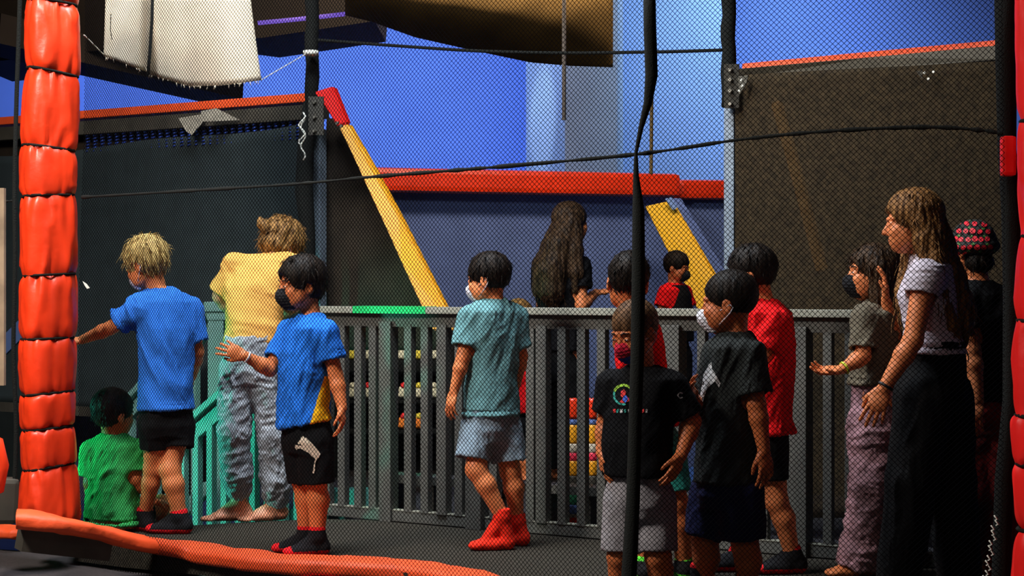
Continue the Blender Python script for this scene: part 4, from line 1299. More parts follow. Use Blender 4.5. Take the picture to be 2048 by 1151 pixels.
# leaping cat print on the shorts
cat = [(606, 871), (602, 874), (600, 880), (595, 884), (597, 888), (601, 887), (603, 891), (597, 890), (590, 889), (590, 894), (593, 899), (596, 896), (603, 897), (611, 902), (618, 905), (624, 912), (631, 918), (637, 915), (641, 907), (636, 900), (630, 893), (624, 886), (617, 880), (612, 874), (609, 875)]
decal('cat_print', cat, sh_, M_logo, p.root, p.S, 2)
decal('cat_print', [(631, 917), (634, 917), (630, 928), (630, 938), (628, 946), (625, 945), (627, 935), (628, 926)], sh_, M_logo, p.root, p.S, 2, off=.004)
b = MB(); c = V3(wrA) ; d_ = (V3(wrA) - V3(elA)); d_ /= np.linalg.norm(d_); a_ = np.cross(d_, [0, 0, 1]); a_ /= np.linalg.norm(a_); b_ = np.cross(a_, d_)
b.tube([Vector(c - d_ * .012 + (a_ * math.cos(t) + b_ * math.sin(t)) * .024) for t in np.linspace(0, 2 * math.pi, 20)], .004, 6, cap=False); b.build('wristband', M_print_w, p.root)

# ---- blond boy
p = Person('blond boy in blue t-shirt and black shorts seen from behind, reaching to the orange column', 419, S_warm)
p.torso(152, [(320, 576, 0, .045, .045), (328, 602, 0, .140, .068), (331, 655, 0, .122, .086), (333, 735, 0, .108, .085), (334, 800, 0, .115, .088), (334, 858, 0, .105, .085)])
p.head(293, 530, 0, 118, -22, 0, 1.05, neck=J(320, 582), nr=.040) if False else p.head(293, 530, 0, 118, -22, 0, 1.05, neck=p.J(318, 584), nr=.040)
J = p.J
shA, elA, wrA = p.arm(J(278, 618, -.06), J(222, 655, -.04), J(165, 679, .04), (.040, .032, .022), dict(d=(-1, .2, -.1), palm=(0, .3, -1), sz=.9, curl=(.6, .6, .7, .7), thumb=1))
shB, elB, wrB = p.arm(J(380, 622, .06), J(394, 704, .07), J(384, 752, .22), (.040, .033, .023), dict(d=(-.2, .6, -.6), palm=(-1, 0, 0), sz=.88, curl=(.5, .6, .6, .7), thumb=1))
lA = (J(312, 855, -.04), J(306, 935, .0), J(290, 1026, .06)); lB = (J(352, 855, .04), J(340, 938, -.02), J(359, 1030, -.02))
p.leg(*lA, r=(.066, .043, .030), calf=.042); p.leg(*lB, r=(.070, .048, .032), calf=.049)
foot(p.F, lA[2], (-.45, .5, 0), .20); foot(p.F, lB[2], (-1, .15, 0), .205)
p.body()
shirt(p, blue_t, [(shA, elA, .70, .056), (shB, elB, .72, .052)], (333, 818, 0, .118, .100), neckr=.055, seed=21, amp=.009, fold=(.45, 0, -1, .22), scale=14)
shorts(p, M_blackshort, (333, 805, 0, .118, .092), [[(J(312, 850, -.03), .078), (J(311, 895, -.01), .076)], [(J(354, 850, .03), .080), (J(354, 895, .01), .078)]], seed=22)
hair_short('hair', p.hc, p.HB, p.hs, H_blonde, p.root, p.h, t=.020, top=.016, low=-.052, fringe=-.012, amp=.004, seed=5, freq=11, locks=420, lockL=.035, back=.004)
face_mask(p.hc, p.HB, p.hs, M_maskw, p.root, p.h, puff=.006, up=-.014, loops=True)
sock(p, lA[2], (-.45, .5, 0), .205, top=.03, r=.036); sock(p, lB[2], (-1, .15, 0), .21, top=.03, r=.037)

# ---- teenager in yellow
p = Person('barefoot teenager in mustard t-shirt and grey sweatpants, bent over with back turned', 398, S_fair)
p.torso(172, [(556, 506, .14, .05, .05), (530, 520, .10, .150, .075), (512, 570, .04, .140, .088), (508, 640, .0, .125, .09), (502, 700, -.03, .130, .10), (503, 755, -.03, .125, .10)])
p.head(562, 492, .20, 205, -32, 8, 1.08, neck=p.J(552, 512, .13), nr=.046)
J = p.J
shA, elA, wrA = p.arm(J(470, 528, .06), J(440, 592, .10), J(480, 640, .20), (.046, .037, .027), dict(d=(.5, .7, .1), palm=(0, 0, -1), sz=1.0, curl=(.5,) * 4, thumb=1))
shB, elB, wrB = p.arm(J(592, 535, .12), J(600, 600, .14), J(560, 632, .20), (.046, .037, .027), dict(d=(-.6, .6, .1), palm=(0, 0, -1), sz=1.0, curl=(.5,) * 4, thumb=-1))
lA = (J(475, 750, -.03), J(470, 878, -.06), J(479, 1002, .02)); lB = (J(532, 750, -.03), J(548, 880, -.03), J(551, 1008, .03))
p.leg(*lA, r=(.080, .052, .036), calf=.052); p.leg(*lB, r=(.080, .052, .036), calf=.052)
foot(p.F, lA[2], (-.80, -.30, 0), .235, toes=True); foot(p.F, lB[2], (-.72, -.38, 0), .235, toes=True)
p.body()
shirt(p, yel_t, [(shA, elA, .86, .056), (shB, elB, .8, .056)], (508, 684, 0, .135, .108), neckr=.06, seed=31, amp=.005, fold=(1, .3, -.45, .3), scale=11)
def cuffed(px1, py1): pass
shorts(p, M_grey_sweat, (503, 672, -.02, .132, .104), [
    [(J(476, 745, -.03), .094), (J(468, 860, -.06), .078), (J(473, 945, -.03), .075), (J(477, 972, .0), .060), (J(478, 992, .02), .045)],
    [(J(532, 745, -.03), .094), (J(547, 870, -.03), .076), (J(552, 960, .0), .076), (J(552, 990, .02), .058), (J(551, 1008, .03), .044)]], seed=32, amp=.011, name='sweatpants', scale=17, stretch=(1, 1, 1.1))
hair_short('hair', p.hc, p.HB, p.hs, H_brown, p.root, p.h, t=.026, top=.016, low=-.075, fringe=-.02, amp=.010, seed=8, freq=11, locks=420, lockL=.035, back=.012, ears=False)
b = Field(.004); c = p.J(527, 449, .12); b.ell(c, (.030, .03, .028), None, .01); b.ell(c + np.array([.012, 0, -.02]), (.028, .03, .03), None, .01)
b.ell(c + np.array([-.018, 0, .022]), (.012, .012, .02), None, .01)
V, Q = b.mesh(); V = wrinkle(V, Q, .007, 60, 3); mesh_np('hair_knot', V, Q, H_brown, p.root)
face_mask(p.hc, p.HB, p.hs, M_maskw, p.root, p.h, puff=.006, up=-.01)

# ---- teal boy
p = Person('dark-haired boy in teal t-shirt, blue-grey shorts and bright red socks, walking away', 443, S_warm)
p.torso(138, [(988, 598, 0, .045, .045), (988, 622, 0, .128, .066), (985, 670, 0, .118, .084), (983, 750, 0, .105, .084), (983, 815, 0, .112, .088), (983, 862, 0, .10, .085)])
p.head(977, 559, 0, 112, -8, 0, 1.0, neck=p.J(987, 600), nr=.037)
J = p.J
shA, elA, wrA = p.arm(J(938, 636, -.06), J(926, 715, -.09), J(908, 782, -.09), (.036, .030, .021), dict(d=(-.25, -.05, -1), palm=(.8, .6, 0), sz=.84, curl=(.45, .5, .55, .6), thumb=-1))
shB, elB, wrB = p.arm(J(1030, 636, .06), J(1042, 712, .08), J(1032, 770, .18), (.036, .030, .021), dict(d=(-.1, .3, -1), palm=(-1, 0, 0), sz=.84, curl=(.5,) * 4, thumb=1))
lA = (J(960, 858, -.03), J(952, 938, -.08), J(1004, 1032, -.08)); lB = (J(1008, 858, .03), J(1020, 940, .02), J(1034, 1040, .04))
p.leg(*lA, r=(.064, .045, .030), calf=.044); p.leg(*lB, r=(.064, .045, .030), calf=.045)
foot(p.F, lA[2], (-.8, -.1, 0), .185); foot(p.F, lB[2], (-.6, .1, 0), .185)
p.body()
shirt(p, teal_t, [(shA, elA, .70, .050), (shB, elB, .74, .050)], (980, 830, 0, .120, .102), neckr=.054, seed=41, amp=.006, scale=14)
shorts(p, M_bluegrey, (983, 815, 0, .116, .092), [[(J(957, 858, -.03), .080), (J(945, 918, -.06), .080)], [(J(1010, 858, .03), .080), (J(1018, 922, .02), .080)]], seed=42, amp=.008)
hair_short('hair', p.hc, p.HB, p.hs, H_dark, p.root, p.h, t=.011, top=.010, low=-.044, amp=.002, seed=9, freq=10, locks=160, lockL=.028)
face_mask(p.hc, p.HB, p.hs, M_maskw, p.root, p.h, puff=.008, up=-.012)
M_redsock = cloth('flame_sock', (.88, .030, .012))
sock(p, lA[2], (-.8, -.1, 0), .19, top=.035, m=M_redsock, trim=M_redsock, r=.038); sock(p, lB[2], (-.6, .1, 0), .19, top=.035, m=M_redsock, trim=M_redsock, r=.038)

# ---- front boy in black shirt
p = Person('small boy in black t-shirt, grey shorts and red and blue mask behind the strap', 552, S_tan)
p.torso(38, [(1287, 735, 0, .043, .043), (1285, 756, 0, .118, .062), (1280, 800, 0, .112, .080), (1275, 880, 0, .108, .095), (1278, 945, 0, .112, .09), (1278, 995, 0, .10, .085)])
p.head(1270, 664, 0, 48, -20, 0, .98, neck=p.J(1287, 737), nr=.037)
J = p.J
shA, elA, wrA = p.arm(J(1222, 768, .04), J(1210, 850, .06), J(1203, 905, .02), (.036, .030, .021), dict(d=(.1, -.3, -1), palm=(1, 0, 0), sz=.80, curl=(.5,) * 4, thumb=1))
shB, elB, wrB = p.arm(J(1342, 768, -.04), J(1384, 842, -.02), J(1362, 910, -.10), (.037, .032, .022), dict(d=(-.45, -.2, -1), palm=(-.8, .6, 0), sz=.82, curl=(.35, .4, .45, .5), thumb=-1))
lA = (J(1250, 1000, .0), J(1240, 1112, -.02), J(1236, 1198, .03)); lB = (J(1308, 1000, -.0), J(1316, 1112, -.04), J(1322, 1198, .0))
p.leg(*lA, r=(.060, .044, .030), calf=.043); p.leg(*lB, r=(.060, .045, .030), calf=.044)
foot(p.F, lA[2], (-.5, -1, 0), .17); foot(p.F, lB[2], (-.4, -1, 0), .17)
p.body()
o_ = shirt(p, black_t, [(shA, elA, .66, .048), (shB, elB, .80, .050)], (1276, 948, 0, .120, .100), neckr=.055, seed=51, amp=.005)
shorts(p, M_stone, (1278, 935, 0, .112, .09), [[(J(1248, 1005, .0), .078), (J(1243, 1102, -.02), .072)], [(J(1308, 1005, .0), .080), (J(1312, 1102, -.03), .076)]], seed=52, amp=.006)
hair_short('hair', p.hc, p.HB, p.hs, H_brown if False else hair_mat('cropped_brown_hair', (.10, .05, .022), (.20, .10, .045)), p.root, p.h, t=.006, top=.006, low=-.040, fringe=.012, amp=.0012, seed=12, freq=20)
face_mask(p.hc, p.HB, p.hs, [M_mask_r, M_mask_b], p.root, p.h, puff=.008, up=-.010, split=-.036, loopm=M_maskw)
eyes(p.hc, p.HB, p.hs, p.root)
S_ = p.S
def arc(cx, cy, r0, r1, a0, a1, n=16):
    A = [(cx + r1 * math.cos(math.radians(a0 + (a1 - a0) * i / n)), cy - r1 * math.sin(math.radians(a0 + (a1 - a0) * i / n))) for i in range(n + 1)]
    return A + [(cx + r0 * math.cos(math.radians(a1 + (a0 - a1) * i / n)), cy - r0 * math.sin(math.radians(a1 + (a0 - a1) * i / n))) for i in range(n + 1)]
P_green = mat('lime_print', (.35, .62, .05)); P_teal = mat('teal_print', (.03, .35, .30)); P_red = mat('red_print', (.75, .03, .03)); P_blue = mat('blue_print', (.03, .12, .65))
decal('round_print', arc(1247, 789, 17, 22, 20, 160), o_, P_green, p.root, S_, 2)
decal('round_print', arc(1247, 789, 17, 21, 160, 285), o_, P_teal, p.root, S_, 2)
decal('figure_print', [(1242, 782), (1248, 778), (1252, 784), (1250, 790), (1256, 794), (1262, 802), (1252, 803), (1246, 806), (1239, 803), (1246, 796), (1241, 790)], o_, P_red, p.root, S_, 2)
decal('figure_print', [(1247, 791), (1252, 790), (1256, 797), (1250, 806), (1245, 800)], o_, P_blue, p.root, S_, 1, off=.0045)
for i, (x, w, m_) in enumerate(((1226, 5, P_red), (1233, 4, P_teal), (1240, 5, M_print_w), (1248, 4, P_teal), (1256, 5, M_print_w), (1283, 5, P_red), (1291, 4, M_print_w))):
    decal('letter_print', [(x, 818 + (i % 2)), (x + w, 817), (x + w, 820), (x + 2, 822), (x + w, 824), (x, 825)], o_, m_, p.root, S_, 1)
decal('sleeve_emblem', arc(1361, 790, 4, 6.5, 40, 320), o_, M_print_w, p.root, S_, 1)

# ---- boy behind the front boy
p = Person('dark-haired boy seen from behind over the head of the small boy in black', 500, S_tan)
p.torso(112, [(1270, 625, 0, .043, .043), (1276, 655, 0, .112, .062), (1280, 700, 0, .105, .075), (1290, 780, 0, .10, .08), (1300, 850, 0, .11, .085), (1306, 900, 0, .10, .08)])
p.head(1256, 566, 0, 186, -10, 6, 1.04, neck=p.J(1268, 628), nr=.040)
J = p.J
shA, elA, wrA = p.arm(J(1292, 672, -.085), J(1288, 745, -.06), J(1262, 790, -.02), (.037, .031, .022), dict(d=(.2, .5, -.8), palm=(1, 0, 0), sz=.85, curl=(.5,) * 4, thumb=1))
shB, elB, wrB = p.arm(J(1262, 668, .085), J(1260, 745, .10), J(1250, 790, .14), (.037, .031, .022), dict(d=(-.2, .5, -.8), palm=(-1, 0, 0), sz=.85, curl=(.5,) * 4, thumb=-1))
lA = (J(1285, 895, 0), J(1290, 1005, 0), J(1288, 1125, 0)); lB = (J(1330, 895, .03), J(1352, 1005, .0), J(1368, 1125, .05))
p.leg(*lA, r=(.064, .046, .031), calf=.046); p.leg(*lB, r=(.064, .047, .032), calf=.048)
foot(p.F, lA[2], (-.2, 1, 0), .19); foot(p.F, lB[2], (-.1, 1, 0), .19)
p.body()
shirt(p, red_t, [(shA, elA, .70, .048), (shB, elB, .7, .048)], (1298, 850, 0, .118, .095), seed=61)
shorts(p, M_tealshort, (1300, 840, 0, .112, .088), [[(J(1285, 895, 0), .076), (J(1290, 980, 0), .074)], [(J(1330, 895, .03), .078), (J(1346, 985, .0), .076)]], seed=62)
hair_short('hair', p.hc, p.HB, p.hs, H_dark, p.root, p.h, t=.009, top=.008, low=-.042, amp=.003, seed=14, freq=12, locks=220, lockL=.022)
sock(p, lA[2], (-.2, 1, 0), .195, top=.03, trim=M_grip_green); sock(p, lB[2], (-.1, 1, 0), .195, top=.03, trim=M_grip_green)

# ---- charcoal shirt boy
p = Person('boy in charcoal t-shirt with pale chest print and navy shorts, facing left', 540, S_brown)
p.torso(112, [(1470, 665, 0, .045, .045), (1468, 692, 0, .125, .072), (1462, 745, 0, .115, .095), (1460, 830, 0, .112, .098), (1457, 920, 0, .12, .10), (1455, 975, 0, .11, .095)])
p.head(1457, 608, 0, 108, -4, 0, 1.04, neck=p.J(1470, 670), nr=.040)
J = p.J
shA, elA, wrA = p.arm(J(1498, 708, -.10), J(1513, 808, -.13), J(1528, 900, -.14), (.040, .033, .023), dict(d=(.1, -.1, -1), palm=(-.6, 1, 0), sz=.88, curl=(.4, .45, .5, .55), thumb=-1))
shB, elB, wrB = p.arm(J(1436, 706, .10), J(1412, 805, .08), J(1398, 806, -.06), (.040, .033, .023), dict(d=(-.45, -.4, .8), palm=(.6, -.3, .4), sz=.84, curl=(.6, .65, .7, .7), thumb=-1))
lA = (J(1430, 980, .05), J(1410, 1085, .05), J(1403, 1178, .06)); lB = (J(1480, 980, -.05), J(1490, 1090, -.06), J(1494, 1180, -.03))
p.leg(*lA, r=(.068, .047, .033), calf=.048); p.leg(*lB, r=(.068, .047, .033), calf=.048)
foot(p.F, lA[2], (-1, -.2, 0), .20); foot(p.F, lB[2], (-1, -.2, 0), .20)
p.body()
o_ = shirt(p, char_t, [(shA, elA, .80, .056), (shB, elB, .75, .052)], (1458, 962, 0, .125, .108), neckr=.056, seed=71, amp=.006)
shorts(p, M_navy, (1457, 945, 0, .122, .10), [[(J(1432, 985, .05), .095), (J(1416, 1072, .05), .092)], [(J(1480, 985, -.05), .090), (J(1484, 1076, -.05), .088)]], seed=72, amp=.007)
hair_short('hair', p.hc, p.HB, p.hs, H_dark, p.root, p.h, t=.007, top=.008, low=-.030, amp=.0015, seed=17, freq=14)
face_mask(p.hc, p.HB, p.hs, M_maskw, p.root, p.h, puff=.010, up=-.012)
decal('chest_print', [(1418, 728), (1423, 724), (1424, 738), (1430, 746), (1441, 766), (1438, 774), (1430, 762), (1420, 756), (1414, 776), (1406, 800), (1401, 820), (1397, 820), (1399, 796), (1404, 770), (1407, 748)], o_, M_print_w, p.root, p.S, 2)
decal('hem_emblem', [(1497, 1047), (1506, 1052), (1520, 1056), (1511, 1058), (1502, 1054)], p.root.children[2], P_blue, p.root, p.S, 1)
sock(p, lA[2], (-1, -.2, 0), .205, top=.10, r=.042); sock(p, lB[2], (-1, -.2, 0), .205, top=.10, r=.042)

# ---- red shirt boy
p = Person('boy in bright red t-shirt and black shorts behind the boy in charcoal', 488, S_warm)
p.torso(112, [(1527, 600, 0, .045, .045), (1536, 624, 0, .125, .07), (1538, 680, 0, .115, .088), (1533, 770, 0, .108, .088), (1530, 840, 0, .112, .09), (1527, 895, 0, .105, .085)])
p.head(1501, 551, 0, 108, -8, 0, 1.04, neck=p.J(1528, 603), nr=.041)
J = p.J
shA, elA, wrA = p.arm(J(1552, 645, -.09), J(1520, 722, -.10), J(1462, 745, .02), (.038, .032, .022), dict(d=(-1, .2, .1), palm=(0, 0, -1), sz=.86, curl=(.5,) * 4, thumb=1))
shB, elB, wrB = p.arm(J(1515, 640, .09), J(1490, 720, .12), J(1450, 750, .10), (.038, .032, .022), dict(d=(-1, .2, .1), palm=(0, 0, -1), sz=.86, curl=(.5,) * 4, thumb=-1))
lA = (J(1512, 895, .04), J(1500, 1000, .05), J(1476, 1112, .06)); lB = (J(1540, 895, -.03), J(1552, 1000, -.03), J(1584, 1108, .0))
p.leg(*lA, r=(.066, .047, .032), calf=.048); p.leg(*lB, r=(.066, .046, .031), calf=.045)
foot(p.F, lA[2], (-1, -.1, 0), .20); foot(p.F, lB[2], (-1, -.1, 0), .20)
p.body()
shirt(p, red_t, [(shA, elA, .65, .052), (shB, elB, .7, .050)], (1535, 866, 0, .118, .098), seed=81, amp=.006)
shorts(p, M_blackshort, (1530, 850, 0, .113, .09), [[(J(1512, 895, .04), .076), (J(1506, 955, .05), .074)], [(J(1540, 895, -.03), .076), (J(1542, 958, -.03), .072)]], seed=82)
hair_short('hair', p.hc, p.HB, p.hs, H_dark, p.root, p.h, t=.010, top=.010, low=-.044, amp=.002, seed=19, freq=12, locks=120, lockL=.02)
face_mask(p.hc, p.HB, p.hs, M_maskk, p.root, p.h, puff=.010, up=-.012)
sock(p, lA[2], (-1, -.1, 0), .205, top=.04); sock(p, lB[2], (-1, -.1, 0), .205, top=.04)

# ---- woman / teen in pale top
p = Person('girl with long chestnut hair in pale ribbed top and wide black trousers, arm hanging', 530, S_warm)
p.torso(98, [(1850, 508, 0, .045, .045), (1860, 534, 0, .142, .068), (1853, 590, 0, .125, .098), (1862, 655, 0, .108, .088), (1872, 715, 0, .138, .105), (1868, 785, 0, .135, .105)])
p.head(1824, 448, 0, 97, -3, 0, 1.05, neck=p.J(1850, 515), nr=.042)
J = p.J
shA, elA, wrA = p.arm(J(1850, 556, -.13), J(1826, 680, -.17), J(1768, 776, -.17), (.045, .036, .024), dict(d=(-.38, -.1, -.9), palm=(.3, 1, 0), sz=.98, curl=(.35, .4, .45, .5), thumb=-1))
shB, elB, wrB = p.arm(J(1874, 556, .13), J(1888, 670, .16), J(1850, 740, .22), (.045, .036, .024), dict(d=(-.5, 0, -.8), palm=(0, -1, 0), sz=.95, curl=(.5,) * 4, thumb=1))
lA = (J(1848, 790, -.06), J(1824, 960, -.05), J(1798, 1150, .0)); lB = (J(1890, 790, .06), J(1902, 960, .06), J(1920, 1150, .08))
p.leg(*lA, r=(.090, .058, .038), calf=.055); p.leg(*lB, r=(.090, .058, .038), calf=.055)
foot(p.F, lA[2], (-1, -.1, 0), .235); foot(p.F, lB[2], (-1, -.1, 0), .235)
p.body()
shirt(p, white_t, [(shA, elA, .27, .064), (shB, elB, .3, .060)], (1868, 706, 0, .142, .112), neckr=.058, inf=.010, seed=91, amp=.003, fold=None, stretch=(.35, .35, 3.0), scale=16, sr=1.16)
shorts(p, M_blackshort, (1870, 682, 0, .140, .108), [[(J(1848, 795, -.06), .112), (J(1824, 960, -.05), .092), (J(1796, 1160, .0), .082)], [(J(1888, 795, .06), .112), (J(1900, 960, .06), .094), (J(1920, 1160, .08), .082)]], seed=92, name='trousers', amp=.007, stretch=(1, 1, .25))
M_watch = M_strap
d_ = (V3(wrA) - V3(elA)); d_ /= np.linalg.norm(d_); a_ = np.cross(d_, [0, 0, 1]); a_ /= np.linalg.norm(a_); b_ = np.cross(a_, d_)
b = MB(); b.tube([Vector(V3(wrA) - d_ * .010 + (a_ * math.cos(t) + b_ * math.sin(t)) * .026) for t in np.linspace(0, 2 * math.pi, 22)], .006, 6, cap=False); b.build('watch', M_strap, p.root)
hair_short('hair', p.hc, p.HB, p.hs, H_wave, p.root, p.h, t=.014, top=.012, low=-.09, fringe=-.004, amp=.0025, seed=23, freq=22, locks=90, lockL=.03, back=.0, ears=False)
long_hair('hair_length', H_wave, p.root, p.h, [
    [(J(1838, 425, -.03), .068), (J(1862, 480, -.05), .062), (J(1886, 540, -.03), .052), (J(1912, 600, -.01), .045), (J(1925, 650, .0), .030), (J(1928, 690, .0), .012)],
    [(J(1850, 430, .04), .068), (J(1878, 490, .05), .060), (J(1905, 560, .05), .050), (J(1930, 620, .04), .040), (J(1940, 665, .03), .014)],
    [(J(1850, 460, -.06), .040), (J(1868, 520, -.10), .032), (J(1880, 580, -.11), .028), (J(1905, 650, -.10), .022), (J(1918, 690, -.08), .008)],
    [(J(1822, 452, .09), .030), (J(1815, 520, .10), .026), (J(1800, 580, .08), .018), (J(1795, 620, .06), .008)],
    [(J(1836, 440, -.080), .022), (J(1842, 480, -.086), .024), (J(1850, 510, -.09), .024)]], seed=5, amp=.006, freq=70, locks=420)

# ---- girl with black mask
p = Person('girl with dark hair, black face mask, olive grey t-shirt and mauve tie-dye trousers', 492, S_warm)
p.torso(92, [(1752, 602, 0, .043, .043), (1752, 626, 0, .120, .062), (1750, 680, 0, .108, .085), (1752, 745, 0, .10, .085), (1753, 805, 0, .115, .092), (1752, 855, 0, .11, .09)])
p.head(1744, 549, 0, 88, 4, 0, 1.02, neck=p.J(1752, 606), nr=.036)
J = p.J
shA, elA, wrA = p.arm(J(1728, 636, -.11), J(1726, 712, -.15), J(1684, 738, -.18), (.036, .030, .020), dict(d=(-1, -.1, -.08), palm=(-.1, -.45, 1), sz=.86, curl=(.35, .4, .5, .55), thumb=-1))
shB, elB, wrB = p.arm(J(1768, 636, .11), J(1786, 668, -.06), J(1772, 600, -.12), (.036, .030, .020), dict(d=(-.05, .0, 1), palm=(-1, .1, 0), sz=.86, curl=(.3, .35, .4, .5), thumb=1))
lA = (J(1738, 855, -.05), J(1742, 980, -.07), J(1722, 1105, .0)); lB = (J(1768, 855, .05), J(1782, 985, .04), J(1800, 1105, .06))
p.leg(*lA, r=(.066, .045, .031), calf=.045); p.leg(*lB, r=(.066, .045, .031), calf=.045)
foot(p.F, lA[2], (-1, -.2, 0), .20); foot(p.F, lB[2], (-1, -.2, 0), .20)
p.body()
shirt(p, olive_t, [(shA, elA, .80, .048), (shB, elB, .6, .045)], (1752, 768, 0, .115, .10), seed=101, amp=.006)
shorts(p, M_mauve, (1752, 755, 0, .112, .092), [[(J(1738, 850, -.05), .088), (J(1742, 970, -.07), .084), (J(1724, 1085, -.02), .078), (J(1716, 1128, .0), .086)], [(J(1770, 850, .05), .088), (J(1785, 975, .04), .084), (J(1802, 1085, .06), .078), (J(1806, 1128, .06), .084)]], seed=102, name='trousers', amp=.012, scale=14, stretch=(1, 1, 1.3))
face_mask(p.hc, p.HB, p.hs, M_maskk, p.root, p.h, puff=.009, up=-.008)
eyes(p.hc, p.HB, p.hs, p.root)
hair_short('hair', p.hc, p.HB, p.hs, H_dbrown, p.root, p.h, t=.014, top=.010, low=-.09, amp=.003, seed=27, freq=20, locks=160, lockL=.05, ears=False)
long_hair('hair_length', H_dbrown, p.root, p.h, [
    [(J(1756, 535, -.04), .060), (J(1764, 590, -.05), .050), (J(1762, 650, -.05), .046), (J(1758, 710, -.06), .038), (J(1756, 760, -.06), .018)],
    [(J(1760, 535, .04), .060), (J(1775, 600, .04), .050), (J(1780, 670, .03), .044), (J(1782, 730, .02), .020)]], seed=8, amp=.006, freq=70, locks=240)
d_ = (V3(wrA) - V3(elA)); d_ /= np.linalg.norm(d_); a_ = np.cross(d_, [0, 0, 1]); a_ /= np.linalg.norm(a_); b_ = np.cross(a_, d_)
b = MB(); b.tube([Vector(V3(wrA) - d_ * .012 + (a_ * math.cos(t) + b_ * math.sin(t)) * .0235) for t in np.linspace(0, 2 * math.pi, 22)], .005, 6, cap=False); b.build('wristband', M_lime, p.root)

# ---- person in cherry hat
p = Person('person in black wearing a red cherry print bucket hat', 500, S_warm)
p.torso(165, [(1952, 562, 0, .05, .05), (1962, 588, 0, .140, .07), (1965, 645, 0, .125, .09), (1966, 720, 0, .12, .09), (1966, 780, 0, .13, .10), (1966, 840, 0, .12, .10)])
p.head(1943, 500, 0, 150, -4, 0, .92, neck=p.J(1955, 565), nr=.040)
J = p.J
shA, elA, wrA = p.arm(J(1920, 606, -.06), J(1944, 700, -.12), J(1956, 800, -.16), (.040, .034, .023), dict(d=(-.25, -.1, -1), palm=(.7, .7, 0), sz=.92, curl=(.35, .4, .45, .5), thumb=-1))
shB, elB, wrB = p.arm(J(2012, 606, .04), J(2022, 700, .06), J(2015, 790, .10), (.040, .034, .023), dict(d=(0, 0, -1), palm=(-1, 0, 0), sz=.92, curl=(.5,) * 4, thumb=1))
lA = (J(1940, 835, .0), J(1942, 980, .0), J(1940, 1105, .0)); lB = (J(1990, 835, .0), J(1994, 980, .0), J(1996, 1105, .0))
p.leg(*lA, r=(.072, .05, .034), calf=.05); p.leg(*lB, r=(.072, .05, .034), calf=.05)
foot(p.F, lA[2], (-.3, 1, 0), .21); foot(p.F, lB[2], (-.3, 1, 0), .21)
p.body()
shirt(p, black_t, [(shA, elA, .62, .054), (shB, elB, .62, .054)], (1966, 800, 0, .13, .105), seed=111)
M_pants_r = mat('black_red_trousers', (.010, .009, .010), rough=.8, var=.9, vscale=5, vcol=(.35, .01, .012))
shorts(p, M_pants_r, (1966, 770, 0, .125, .10), [[(J(1942, 840, 0), .09), (J(1942, 975, 0), .078), (J(1940, 1110, 0), .072)], [(J(1990, 840, 0), .09), (J(1994, 975, 0), .078), (J(1996, 1110, 0), .072)]], seed=112, name='trousers', amp=.009)
hair_short('hair', p.hc, p.HB, p.hs, H_dark, p.root, p.h, t=.012, top=.008, low=-.10, amp=.004, seed=29, freq=14, locks=100, lockL=.04, ears=False)
B_ = p.HB
def hatf(F_):
    P = head_frame(p.hc, B_)
    F_.ell(P(0, -.012, .034), (.080, .096, .088), B_, .01)
    F_.ell(P(0, -.010, .010), (.096, .112, .036), B_, .02)
    F_.ell(P(0, -.010, -.06), (.080, .096, .070), B_, .004, 's')
hat = p.garment('bucket_hat', hatf, mat('hat_black', (.012, .014, .012), rough=.8), amp=.002, scale=20)
# cherries and leaves printed on the hat
P_ch = mat('cherry_red', (.75, .012, .03), rough=.6); P_lf = mat('leaf_green', (.10, .28, .05), rough=.6)
rg = random.Random(4); spots = []
for row, (py, n) in enumerate(((447, 4), (462, 5), (478, 6), (494, 6), (509, 7), (521, 7))):
    for i in range(n):
        w = 34 + row * 2.5
        px = 1942 + (i - (n - 1) / 2) * (2 * w / n) + (row % 2) * 4 + rg.uniform(-1.5, 1.5)
        spots.append((px, py + rg.uniform(-1, 1)))
for i, (x, y) in enumerate(spots):
    r = 5.2 if i % 3 else 6.2
    decal('cherry', [(x + r * math.cos(a), y + r * .95 * math.sin(a)) for a in np.linspace(0, 2 * math.pi, 11)[:-1]], hat, P_ch, hat, p.S, 1)
    if i % 2: decal('leaf', [(x + 3, y - 7), (x + 8, y - 9), (x + 10, y - 5), (x + 5, y - 4)], hat, P_lf, hat, p.S, 1)

# ---- long haired woman beyond the railing
p = Person('woman with very long dark hair in black t-shirt standing beyond the railing', 330, S_warm, h=.006)
p.torso(222, [(1128, 500, 0, .05, .05), (1122, 522, 0, .155, .075), (1120, 575, 0, .135, .10), (1120, 640, 0, .12, .09), (1120, 705, 0, .15, .11), (1120, 745, 0, .14, .11)])
p.head(1142, 448, 0, 243, 0, 0, 1.06, neck=p.J(1128, 505), nr=.042)
J = p.J
shA, elA, wrA = p.arm(J(1160, 535, -.08), J(1163, 610, -.12), J(1192, 585, -.02), (.045, .036, .025), dict(d=(.7, .3, .1), palm=(0, .2, -1), sz=.98, curl=(.6,) * 4, thumb=1))
shB, elB, wrB = p.arm(J(1085, 535, .08), J(1085, 610, .12), J(1120, 640, .25), (.045, .036, .025), dict(d=(.7, .3, .1), palm=(0, .2, -1), sz=.98, curl=(.6,) * 4, thumb=-1))
lA = (J(1102, 745, .04), J(1102, 845, .03), J(1100, 935, .05)); lB = (J(1140, 745, -.04), J(1142, 845, -.05), J(1144, 935, -.03))
p.leg(*lA, r=(.09, .058, .038), calf=.055); p.leg(*lB, r=(.09, .058, .038), calf=.055)
foot(p.F, lA[2], (.7, .7, 0), .24); foot(p.F, lB[2], (.7, .7, 0), .24)
p.body()
shirt(p, black_t, [(shA, elA, .55, .062), (shB, elB, .55, .06)], (1120, 700, 0, .15, .115), seed=121)
